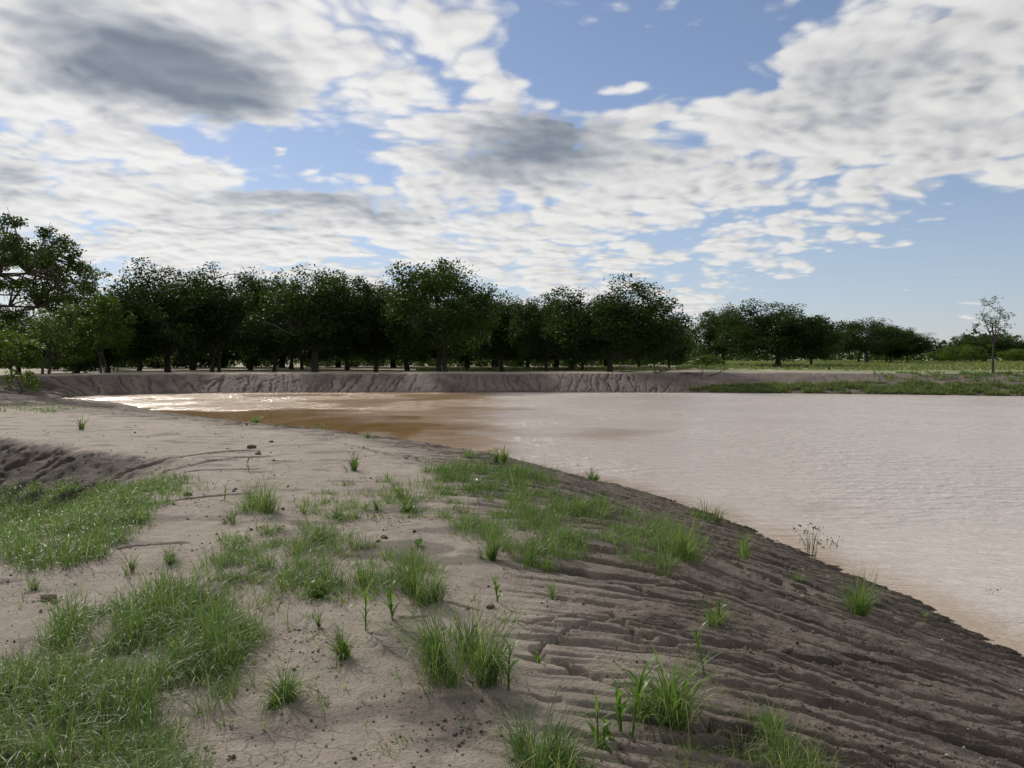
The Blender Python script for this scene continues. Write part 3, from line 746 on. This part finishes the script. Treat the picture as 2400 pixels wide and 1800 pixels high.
def tuft_pts(rng, n, r): 
    a = rng.uniform(0, 2*np.pi, n); q = r*np.sqrt(rng.random(n)); return np.stack([q*np.cos(a), q*np.sin(a)], -1), a
def tuft_mesh(rng, n, r, h, spread=.8, width=.004, dry=.05, seg=5):
    nc = max(2, int(2+n/70)); cc, ca = tuft_pts(rng, nc, r*.85); ch = rng.uniform(.3, 1.15, nc); ch[0] = 1.1; cc[0] *= .3
    cw = rng.dirichlet(np.ones(nc)*1.6); ci = rng.choice(nc, n, p=cw)
    p = cc[ci]+rng.normal(size=(n, 2))*r*.13
    a = np.arctan2(p[:, 1]+rng.normal(size=n)*r*.35, p[:, 0]+rng.normal(size=n)*r*.35)+rng.normal(size=n)*.7
    u = rng.random(n); hh = h*ch[ci]*(.25+1.1*u**.8)
    le = np.clip(spread*(.2+2.3*rng.random(n)), 0, 2.4)
    out = rng.random(n) < .20                                   # long stems straggling outwards over the soil
    le = np.where(out, rng.uniform(1.2, 2.1, n), le); hh = np.where(out, hh*1.5, hh)
    b = np.column_stack([p, np.full(n, -.01)])
    v, f, k = blades(rng, b, hh, a, le, width*rng.uniform(.5, 1.35, n), seg)
    v[:, 2] = np.maximum(v[:, 2], -.008+.016*rng.random(len(v)))
    dd = (rng.random(n) < np.where(out, dry*3, dry))*rng.uniform(.4, 1, n)
    rnd = np.repeat(np.clip(.5*rng.random(n)+.5*rng.random(nc)[ci], 0, 1), k); dr = np.repeat(dd, k)
    return v, f, rnd, dr
TOPO = {}
def tuft(px, py, hpx, n, rpx, label, spread=.8, width=.004, dry=.05, seed=None, mat_=None, name='grass_tuft', cat='grass tuft', zoff=0, group='grass tufts on the mud', curl=None):
    x, y = hit(px, py); D = math.hypot(x, y); z = h1(x, y)+zoff
    rng = np.random.default_rng(seed or int(px*7+py))
    v, f, rnd, dr = tuft_mesh(rng, n, rpx/FP*D, hpx/FP*D*1.15, spread, width, dry)
    o = link(name, mesh(name, v, f, 4, mat_ or M_GRASS, True, {'rnd': rnd, 'dry': dr}), loc=(x, y, z))
    return tag(o, label, cat, group)
TUFTS = [
    (765, 1018, 32, 90, 14, 'small green tuft alone on the pale silt near the brow', .7),
    (562, 1102, 58, 420, 44, 'tall soft tuft left of centre with a leggy top, beyond the damp brown stain', .7),
    (500, 1130, 36, 120, 16, 'low tuft just left of the foot of the tall soft tuft', .9),
    (362, 1216, 36, 120, 16, 'low star-shaped tuft on bare silt beside the left grass mat', 1.1),
    (278, 1240, 40, 60, 10, 'thin brownish tuft of dry stems near the left grass mat', .8),
    (735, 1120, 34, 120, 30, 'flat spreading tuft beside the broad-leaved patch', 1.1),
    (858, 1075, 34, 110, 16, 'pale fine tuft behind the broad-leaved patch', .7),
    (825, 1103, 26, 80, 14, 'little dark-footed tuft left of the broad-leaved patch', .9),
    (608, 1522, 88, 330, 24, 'sprawling tuft with long stems radiating over bare silt at lower left centre', 1.45),
    (742, 1422, 66, 150, 16, 'short tuft with pale blades and bright round leaf in its foot', 1.0),
    (1000, 1452, 145, 800, 78, 'biggest tuft, dense and bushy, at the head of the long crack', .75),
    (1445, 1548, 118, 400, 56, 'yellow green tuft with thick upright blades on the lower right slope', .75),
    (1165, 1668, 120, 520, 80, 'tuft of long arching blades cut by the bottom edge', .95),
    (1545, 1348, 46, 150, 26, 'flat tuft around a tall shoot on the rilled slope', 1.2),
    (1858, 1322, 62, 300, 36, 'compact dark-footed tuft close to the shoreline on the right slope', .7),
    (1522, 1116, 42, 220, 34, 'tuft leaning over the water edge at mid shoreline', .8),
    (1275, 1032, 22, 90, 18, 'small tuft on the waterline between the upper grass band and the water', .8),
    (1085, 1000, 30, 130, 18, 'upright tuft on the waterline where the brown water turns pale', .6),
    (1008, 985, 22, 120, 24, 'low tuft on the waterline beside the brown water', .8),
    (1996, 1326, 20, 70, 14, 'tiny tuft at the very edge of the water, lowest on the shore', .9),
    (1712, 1246, 30, 100, 18, 'faint thin tuft on the dark rilled slope below the reeds', .9),
    (1195, 1292, 40, 36, 6, 'thin grey-green sprig beside the first long crack', .5),
    (1660, 1585, 80, 200, 44, 'olive tuft low on the right slope near the bottom edge', 1.1),
    (905, 1182, 18, 60, 8, 'tiny green sprig at the rim of the damp brown stain', .7),
    (688, 1352, 40, 34, 6, 'dark thin sprig between the centre tufts', .6),
    (178, 928, 20, 40, 8, 'lone upright sprig on the pale crest beyond the dark hollow', .5),
    (540, 912, 14, 90, 30, 'faint low tuft on the shore beside the brown water', .8),
    (690, 926, 10, 60, 22, 'faintest tuft at the brown water edge', .8),
    (800, 946, 12, 60, 14, 'dark low tuft by the brown water, right of the faint ones', .8),
    (900, 1290, 88, 420, 52, 'feathery tuft with seed stems right of the central mat', .75),
    (660, 1110, 30, 60, 16, 'yellowish wispy tuft between two greener ones', 1.0),
    (1480, 1205, 85, 240, 26, 'taller upright tuft at the right end of the slope grass band', .6),
    (1600, 1200, 50, 90, 18, 'thin wispy tuft just beyond the end of the slope grass band', .7),
    (300, 1130, 30, 160, 18, 'short bright tuft at the right corner of the left grass mat', .9),
    (1060, 1205, 70, 220, 22, 'tuft at the left foot of the slope grass band with a dark base', .7),
    (1150, 1225, 60, 260, 34, 'spreading tuft above a dark ledge on the brow', 1.05),
    (65, 1275, 40, 60, 10, 'thin tuft at the near rim of the left grass mat', .7),
]
for i, (px, py, h, n, r_, lb, spd) in enumerate(TUFTS):
    D = math.hypot(*hit(px, py)); w = .0024+.0005*D**.5+ (.0004*D if D > 9 else 0)
    if 'yellow green' in lb: w *= 1.5
    tuft(px, py, h, int(n*1.25), r_*1.25, lb, spd, w, .5 if 'brownish' in lb else .12, seed=100+i)

# seedlings: one upright stem with long alternate leaves
def seedling(px, py, hpx, nl, label, seed, lw=.015, stems=1, spread=1.35):
    rng = np.random.default_rng(seed); x, y = hit(px, py); D = math.hypot(x, y); hgt = hpx/FP*D
    e = bpy.data.objects.new('seedling', None); C.objects.link(e); e.location = (x, y, h1(x, y)); tag(e, label, 'seedling', 'seedlings on the mud')
    for s in range(stems):
        o = np.array([rng.normal()*.03, rng.normal()*.03, 0])*(s > 0); ln = rng.normal(size=2)*.08*hgt
        hs = hgt*(1 if s == 0 else rng.uniform(.5, .9))
        path = [o+[0, 0, -.01], o+[ln[0]*.4, ln[1]*.4, hs*.45], o+[ln[0], ln[1], hs*.82]]
        v, f = tube(path, [.0055, .004, .002], 6); n = len(v)
        st = link('stem', mesh('stem', v, f, 4, M_WEED, True, {'rnd': np.full(n, .3)}), e)
        for k in range(nl):
            t = .12+.85*k/nl; b = np.array(path[0])+(np.array(path[2])-path[0])*t
            L_ = hs*rng.uniform(.5, .8)*(1-.3*t); az = k*math.pi+rng.normal()*.7+s
            v, f, kk = blades(rng, np.array([b]), np.array([L_]), np.array([az]), np.array([spread*rng.uniform(.7, 1.5)*(1.15-.6*t)]), np.array([lw*rng.uniform(.7, 1.2)]), 7)
            link('leaf', mesh('leaf', v, f, 4, M_WEED, True, {'rnd': np.full(len(v), rng.random())}), e)
seedling(790, 1362, 105, 7, 'upright seedling with a bright yellow green top, left of the feathery tuft', 1)
seedling(848, 1340, 80, 7, 'leafy double seedling just below the feathery tuft', 2, stems=2)
seedling(1098, 1490, 125, 6, 'single stalk seedling below the biggest tuft, leaves hanging to both sides', 3, .018)
seedling(1365, 1590, 165, 9, 'tallest leafy seedling, left of the yellow green tuft', 4, .018, 2)
seedling(1292, 1600, 110, 8, 'bushy low seedling with curling leaves near the bottom edge', 5, .016, 3)
seedling(1522, 1455, 110, 5, 'thin upright seedling on the slope, right of the yellow green tuft', 6, .010)
seedling(1553, 1345, 65, 5, 'short shoot rising from the flat tuft on the rilled slope', 7, .012)
seedling(538, 1020, 30, 5, 'small upright seedling on the pale crest beyond the tall soft tuft', 8, .02)
seedling(1075, 1300, 55, 6, 'bright shoot sticking out behind the biggest tuft', 9, .014)
seedling(1165, 1425, 42, 4, 'dark low seedling rooted in the cut beside the second long crack', 10, .016)
seedling(485, 1080, 40, 5, 'thin curved seedling left of the tall soft tuft', 11, .012)

# broad-leaved weeds
def weed(px, py, wpx, n, label, seed, hpx=20, lf=.035):
    rng = np.random.default_rng(seed); x, y = hit(px, py); D = math.hypot(x, y); r_ = wpx/FP*D
    c = rng.normal(size=(n, 3))*[r_*.5, r_*.4, 0]+[0, 0, .01]; c[:, 2] += rng.random(n)*hpx/FP*D
    v, f = leafquads(rng, c, lf, 1.5, .8); A = Acc()
    for p_ in c: A.add(*tube([[p_[0]*.1, p_[1]*.1, -.005], [p_[0]*.6, p_[1]*.6, p_[2]*.4+.004], p_], [.002, .0015, .001], 3))
    tv, tf = A.out(); v = np.vstack([v, tv]); f = np.vstack([f, tf+n*4])
    tag(link('weed', mesh('weed', v, f, 4, M_WEED, False, {'rnd': np.concatenate([np.repeat(rng.random(n), 4), np.full(len(tv), .1)])}), loc=(x, y, h1(x, y))), label, 'weed', 'broad-leaved weeds on the mud')
weed(885, 1106, 36, 110, 'dark green broad-leaved creeping patch across the crest', 1)
weed(690, 1290, 34, 90, 'pale green branching weed at the near edge of the central mat', 2, 34, .03)
weed(744, 1418, 10, 22, 'clump of round bright leaves in the foot of the short pale tuft', 3, 26, .04)
weed(1035, 1050, 16, 50, 'bright round-leaved weed in the upper grass band', 4, 26, .045)
weed(905, 1180, 10, 24, 'tiny round-leaved weed by the damp brown stain', 5, 10, .03)

# grass mats
def inpoly_px(x, y, z, poly):
    c, s = math.cos(PITCH), math.sin(PITCH); dz = z-CAMZ
    f = y*c-dz*s; u = y*s+dz*c; px = 1106+FP*x/f; py = 829.5-FP*u/f
    return inside(px, py, np.array(poly, float)), px, py
def mat_of_grass(poly, label, ntuft, per, h, r_, spread, seed, m=None, thr=-.12, fuzz=15, width=.005, dry=.08, zguess=1.0, seg=4, name='grass', edge=1.0, clump=.0):
    rng = np.random.default_rng(seed)
    w = np.array([P(a, b, zguess) for a, b in poly]); lo = w.min(0)-.7; hi = w.max(0)+.7
    n0 = 400000 if ntuft > 3000 else 90000
    x = rng.uniform(lo[0], hi[0], n0); y = rng.uniform(lo[1], hi[1], n0); z = H(x, y, False)
    wob = 14*fbm(x/.5, y/.5, 3, seed)
    fz = fuzz*np.hypot(x, y)/FP; ins, _, _ = inpoly_px(x+wob*y/FP+fz*rng.normal(size=n0), y+1.6*fz*rng.normal(size=n0), z, poly)
    if clump: ins &= fbm(x/clump, y/clump, 3, seed+3) > thr
    x, y = x[ins][:ntuft], y[ins][:ntuft]
    if len(x) == 0: return
    nt_ = len(x); hs = h*(.55+.75*rng.random(nt_))*(.8+.5*np.clip(fbm(x/.45, y/.45, 2, seed+9)*1.6+.3, -.45, 1))
    tid = np.repeat(np.arange(nt_), per); n = len(tid)
    a = rng.uniform(0, 2*np.pi, n); q = r_*np.sqrt(rng.random(n))
    bx = x[tid]+q*np.cos(a); by = y[tid]+q*np.sin(a); bz = H(bx, by, nt_*per < 260000)
    ok = bz > .015; bx, by, bz, tid, a = bx[ok], by[ok], bz[ok], tid[ok], a[ok]; n = len(bx)
    D = np.hypot(bx, by)
    az = a+rng.normal(size=n)*.7; hh = hs[tid]*(.3+1.0*rng.random(n))
    v, f, k = blades(rng, np.column_stack([bx, by, bz-.01]), hh, az, np.clip(spread*(.25+2.1*rng.random(n)), 0, 2.3), width*.8*rng.uniform(.5, 1.3, n)*(1+.04*D), seg)
    rnd = np.repeat(np.clip(rng.random(n)*.6+.4*rng.random(nt_)[tid], 0, 1), k); dr = np.repeat((rng.random(n) < dry)*rng.uniform(.3, 1, n), k)
    tag(link(name, mesh(name, v, f, 4, m or M_GRASS, True, {'rnd': rnd, 'dry': dr})), label, 'grass', None, 'stuff')
mat_of_grass([(-60, 1062), (150, 1052), (300, 1046), (345, 1052), (325, 1085), (305, 1125), (260, 1180), (190, 1215), (60, 1255), (-60, 1270)],
             'dense soft grass mat filling the hollow at left', 1500, 20, .17, .08, 1.0, 1, zguess=.75, width=.0045, clump=.5, thr=-.42, dry=.12)
mat_of_grass([(-60, 1480), (60, 1420), (160, 1340), (260, 1300), (400, 1285), (520, 1320), (565, 1385), (500, 1425), (480, 1500), (440, 1590), (420, 1700), (400, 1900), (-60, 1900)],
             'thick grass mat with long arching blades in the lower left corner', 500, 36, .21, .05, 1.15, 2, width=.0034, seg=6, clump=.42, thr=-.28, dry=.14)
mat_of_grass([(410, 1235), (520, 1155), (640, 1140), (790, 1175), (930, 1215), (935, 1270), (850, 1300), (720, 1285), (590, 1310), (480, 1280)],
             'patchy pale green grass across the middle of the crest', 210, 30, .17, .05, 1.1, 3, width=.0036, clump=.4, thr=-.15, dry=.12)
mat_of_grass([(930, 1012), (1060, 1008), (1170, 1025), (1180, 1052), (1060, 1062), (940, 1066)],
             'upper band of grass along the brow above the water', 230, 28, .20, .08, 1.0, 4, width=.0042, clump=.6, thr=-.15, dry=.12)
mat_of_grass([(985, 1085), (1170, 1062), (1300, 1090), (1430, 1140), (1510, 1180), (1505, 1222), (1420, 1240), (1270, 1205), (1170, 1215), (1050, 1205), (985, 1165), (1010, 1125)],
             'long band of green grass across the top of the rilled slope', 340, 30, .20, .07, 1.05, 5, width=.004, clump=.5, thr=-.1, dry=.12)
mat_of_grass([(1500, 1570), (1700, 1590), (1830, 1640), (1850, 1720), (1450, 1720), (1470, 1610)],
             'thin olive grass on the lower right slope', 60, 24, .12, .05, 1.2, 6, width=.003, dry=.4, clump=.3)
mat_of_grass([(340, 1035), (410, 1035), (440, 1060), (380, 1075), (330, 1065)], 'sparse grass fringe at the right of the hollow', 60, 14, .14, .06, .9, 7)
mat_of_grass([(780, 1030), (1000, 1060), (1000, 1130), (900, 1120), (640, 1130), (640, 1090)], 'wisps of grass scattered over the pale crest', 150, 18, .12, .06, 1.1, 8, clump=.5, dry=.25)
mat_of_grass([(0, 1270), (600, 1300), (1100, 1250), (1100, 1620), (560, 1640), (420, 1500), (560, 1400), (420, 1280), (200, 1290), (0, 1420)], 'stray dry wisps on the bare silt', 110, 7, .09, .02, 1.2, 9, dry=.5, clump=.35)
mat_of_grass([(-40, 862), (110, 868), (160, 885), (90, 895), (-40, 890)], 'low grass at the far left tip of the water', 160, 10, .12, .15, .9, 10, width=.01)
# far bank and meadow
mat_of_grass([(1560, 832), (1700, 828), (1900, 826), (2300, 832), (2300, 856), (1900, 851), (1560, 847), (1480, 842)],
             'bright green grass fringe along the foot of the right bank', 5200, 12, .24, .16, .9, 11, M_MEADOW, thr=-.28, width=.013, dry=.2, zguess=.5, seg=3, clump=1.3, fuzz=4)
mat_of_grass([(1500, 782), (1800, 781), (2300, 781), (2300, 800), (2212, 803), (1900, 801), (1500, 798), (1440, 801)],
             'pale green meadow grass beyond the right bank', 9000, 8, .34, .3, .6, 12, M_MEADOW, fuzz=2, width=.022, dry=.25, zguess=1.1, seg=3)
mat_of_grass([(1900, 806), (2300, 806), (2300, 826), (1900, 824)], 'thin scattered weeds on the bare strip of the right bank', 420, 12, .25, .15, .8, 13, M_GRASS, fuzz=4, width=.014, dry=.2, zguess=1.1, seg=3, clump=1.5)
mat_of_grass([(900, 796), (1440, 796), (1440, 801), (900, 802)], 'grass in the shade under the grove', 1500, 8, .30, .3, .6, 14, M_MEADOW, fuzz=2, width=.022, dry=.25, zguess=1.1, seg=3, clump=4)

# reeds standing in the water
def reeds(px, py, label, n, h, r_, seed):
    rng = np.random.default_rng(seed); x, y = P(px, py, 0); b, a = tuft_pts(rng, n, r_)
    v, f, k = blades(rng, np.column_stack([b, np.full(n, -.03)]), h*rng.uniform(.5, 1.2, n), a+rng.normal(size=n)*.8, rng.uniform(.1, .9, n), np.full(n, .006), 5)
    seeds = v.reshape(n, k, 3)[:, -1]; sv, sf = leafquads(rng, np.repeat(seeds, 3, 0)+rng.normal(size=(n*3, 3))*.012, .03)
    v2 = np.vstack([v, sv]); f2 = np.vstack([f, sf+len(v)])
    tag(link('water_reed', mesh('water_reed', v2, f2, 4, M_THIN, True, {'rnd': np.full(len(v2), .5)}), loc=(x, y, 0)), label, 'reeds', 'reeds at the water edge')
reeds(1752, 1205, 'leaning reed clump rooted where mud meets water', 26, .42, .06, 1)
reeds(1795, 1182, 'sparse seeding stems standing in open water beside the reed clump', 12, .16, .16, 2)
reeds(2325*.98, 1390, 'lone bent reed poking out of the water', 2, .15, .01, 3) if False else None
reeds(2322/1.085, 1282, 'lone thin reed poking out of the pale water at lower right', 2, .12, .01, 4)

# ------------------------------------------------------------------ driftwood, clods
def dead_branch(px, py, L_, label, seed, up=.25, n=4, Y=None, name='dead_branch', rr=.05):
    rng = np.random.default_rng(seed); x, y = hit(px, py, .2); A = Acc()
    a0 = rng.uniform(-.4, .4)
    main = [np.array([-L_/2, 0, 0.02]), np.array([-L_*.15, .1, .08]), np.array([L_*.2, 0, up*.5]), np.array([L_/2, .1, up])]
    A.add(*tube(main, [rr, rr*.8, rr*.6, rr*.25], 7))
    for k in range(n):
        s = main[rng.integers(0, 3)]; e = s+np.array([rng.normal()*L_*.3, rng.normal()*.2, abs(rng.normal())*up*1.2]); A.add(*tube([s, (s+e)/2+rng.normal(size=3)*.05, e], [rr*.5, rr*.35, rr*.12], 5))
    v, f = A.out()
    tag(link(name, mesh(name, v, f, 4, M_DRIFT, True), loc=(x, y, max(h1(x, y), 0)), rz=a0), label, 'branch', 'dead branches along the far waterline')
dead_branch(1432, 845, 1.3, 'tangled brush heap at the far waterline where the grass strip begins', 1, .35, 16, rr=.05)
dead_branch(1545, 847, 2.0, 'forked dead branch with one arm raised out of the far water edge', 2, .7, 3, rr=.05)
dead_branch(1490, 846, 1.6, 'low sodden log lying along the far waterline', 3, .08, 2, rr=.08)
dead_branch(1352, 844, 1.0, 'short dark stick at the foot of the bare far bank', 4, .08, 3, rr=.05)
x_, y_ = hit(1790, 818, .9)
v, f = tube([[0, 0, -.2], [0, 0, .15], [.02, 0, .38], [.03, .02, .46], [.03, .02, .47]], [.13, .11, .10, .085, .001], 9)
tag(link('tree_stump', mesh('tree_stump', v, f, 4, M_DRIFT, True), loc=(x_, y_, h1(x_, y_))), 'short dark stump on the bare strip above the bank grass', 'stump')

def clod_mesh(seed, lobes=1):
    import bmesh
    rng = np.random.default_rng(seed); bm = bmesh.new(); bmesh.ops.create_icosphere(bm, subdivisions=3, radius=1)
    k = rng.uniform(0, 6, 6)
    for vv in bm.verts:
        c = vv.co; s = 1+.22*math.sin(3*c.x+k[0])*math.cos(2.5*c.y+k[1])+.14*math.sin(7*c.y+k[2])*math.cos(6*c.z+k[3])+.07*math.sin(13*c.x+k[4])*math.cos(12*c.z+k[5])
        vv.co = c*s; vv.co.z *= .62
    me = bpy.data.meshes.new('mud_clod'); bm.to_mesh(me); bm.free(); me.materials.append(M_CLOD); return me
CL = [clod_mesh(i) for i in range(4)]
for i, (px, py, w, lb) in enumerate([
    (107, 1297, 13, 'dark crumbly clod on bare silt below the left grass mat, largest of three pieces'), (98, 1291, 8, 'small clod leaning on the far side of the largest dark clod at left'),
    (118, 1303, 7, 'small clod on the near right side of the largest dark clod at left'),
    (543, 968, 9, 'dark rounded clod on the pale crest beside the curved channels'), (586, 955, 5, 'small dark clod beyond the rounded one on the pale crest'),
    (407, 1070, 8, 'dark clod sitting on the ledge line left of the tall soft tuft'), (508, 1058, 5, 'little clod at the right end of the ledge line'),
    (830, 1163, 9, 'brown clod at the far rim of the damp brown stain'), (818, 1170, 6, 'smaller brown clod left of the one at the stain rim'),
    (385, 1172, 8, 'dark clod at the end of the short crack beside the left grass mat'), (1060, 1312, 9, 'clod beside the head of the first long crack'),
    (1690, 1400, 13, 'broad dark lump standing at the head of a deep rill'), (1705, 1403, 8, 'lump touching the broad dark one at the deep rill'),
    (1262, 1300, 6, 'small clod on the brow above the long crack'), (1200, 1288, 6, 'small clod at the foot of the thin grey-green sprig'),
    (558, 982, 6, 'flat clod between the two curved channels'), (505, 1062, 4, 'tiny clod on the ledge line')]):
    x, y = hit(px, py); D = math.hypot(x, y); s = w/FP*D
    tag(link('mud_clod', CL[i % 4], loc=(x, y, h1(x, y)+s*.25), rz=i*1.3, sc=(s, s*.8, s*.8)), lb, 'clod', 'mud clods on the crest')

# crumbs of earth and grit strewn over the mud
def crumbs():
    rng = np.random.default_rng(8); n = 110000
    D = 2.4*np.exp(rng.random(n)*2.1); A_ = np.radians(rng.uniform(-42, 42, n)); x = D*np.sin(A_); y = D*np.cos(A_)
    z, f = H(x, y, True, True)
    e = f['dn']/f['Lw']
    keep = (z > .03) & (rng.random(n) < np.clip(.05+.22*sst(e, 1.02, .7)+.35*sst(fbm(x/.7, y/.7, 3, 99), .25, .8)+.5*f['m']*sst(f['q'], -.3, .2)*sst(f['q'], 3, 2), 0, 1))
    x, y, z = x[keep], y[keep], z[keep]; n = len(x); D = np.hypot(x, y)
    r_ = .0032*np.exp(rng.normal(size=n)*.5)*(1+.07*D)
    base = np.array([[0, 0, 1], [1, 0, 0], [0, 1, 0], [-1, 0, 0], [0, -1, 0], [0, 0, -1]], float)
    fc = np.array([[0, 1, 2], [0, 2, 3], [0, 3, 4], [0, 4, 1], [5, 2, 1], [5, 3, 2], [5, 4, 3], [5, 1, 4]])
    v = base[None]*r_[:, None, None]*rng.uniform(.6, 1.4, (n, 6, 3)); th = rng.uniform(0, 6.28, n); c_, s_ = np.cos(th)[:, None], np.sin(th)[:, None]
    vx = v[..., 0]*c_-v[..., 1]*s_+x[:, None]; vy = v[..., 0]*s_+v[..., 1]*c_+y[:, None]; vz = v[..., 2]*.8+(z+r_*.35)[:, None]
    v = np.stack([vx, vy, vz], -1).reshape(-1, 3); f = (np.arange(n)*6)[:, None, None]+fc[None]
    tag(link('earth_crumbs', mesh('earth_crumbs', v, f.reshape(-1, 3), 3, M_CRUMB, False, {'rnd': np.repeat(rng.random(n), 6)})), 'crumbs of dark earth and grit strewn over the mud', 'debris', None, 'stuff')
def crumbm(nt, nd, ln):
    at = nd('ShaderNodeAttribute'); at.attribute_name = 'rnd'
    r = nd('ShaderNodeValToRGB'); ln(at.outputs['Fac'], r.inputs[0]); e = r.color_ramp.elements
    e[0].color = (.05, .038, .03, 1); e[1].color = (.42, .37, .31, 1); e[1].position = 1
    k = e.new(.6); k.color = (.13, .10, .08, 1); k = e.new(.93); k.color = (.20, .165, .135, 1)
    bs = nd('ShaderNodeBsdfPrincipled'); ln(r.outputs[0], bs.inputs['Base Color']); bs.inputs['Roughness'].default_value = .95; return bs.outputs[0]
M_CRUMB = mat('crumbs', crumbm)
crumbs()
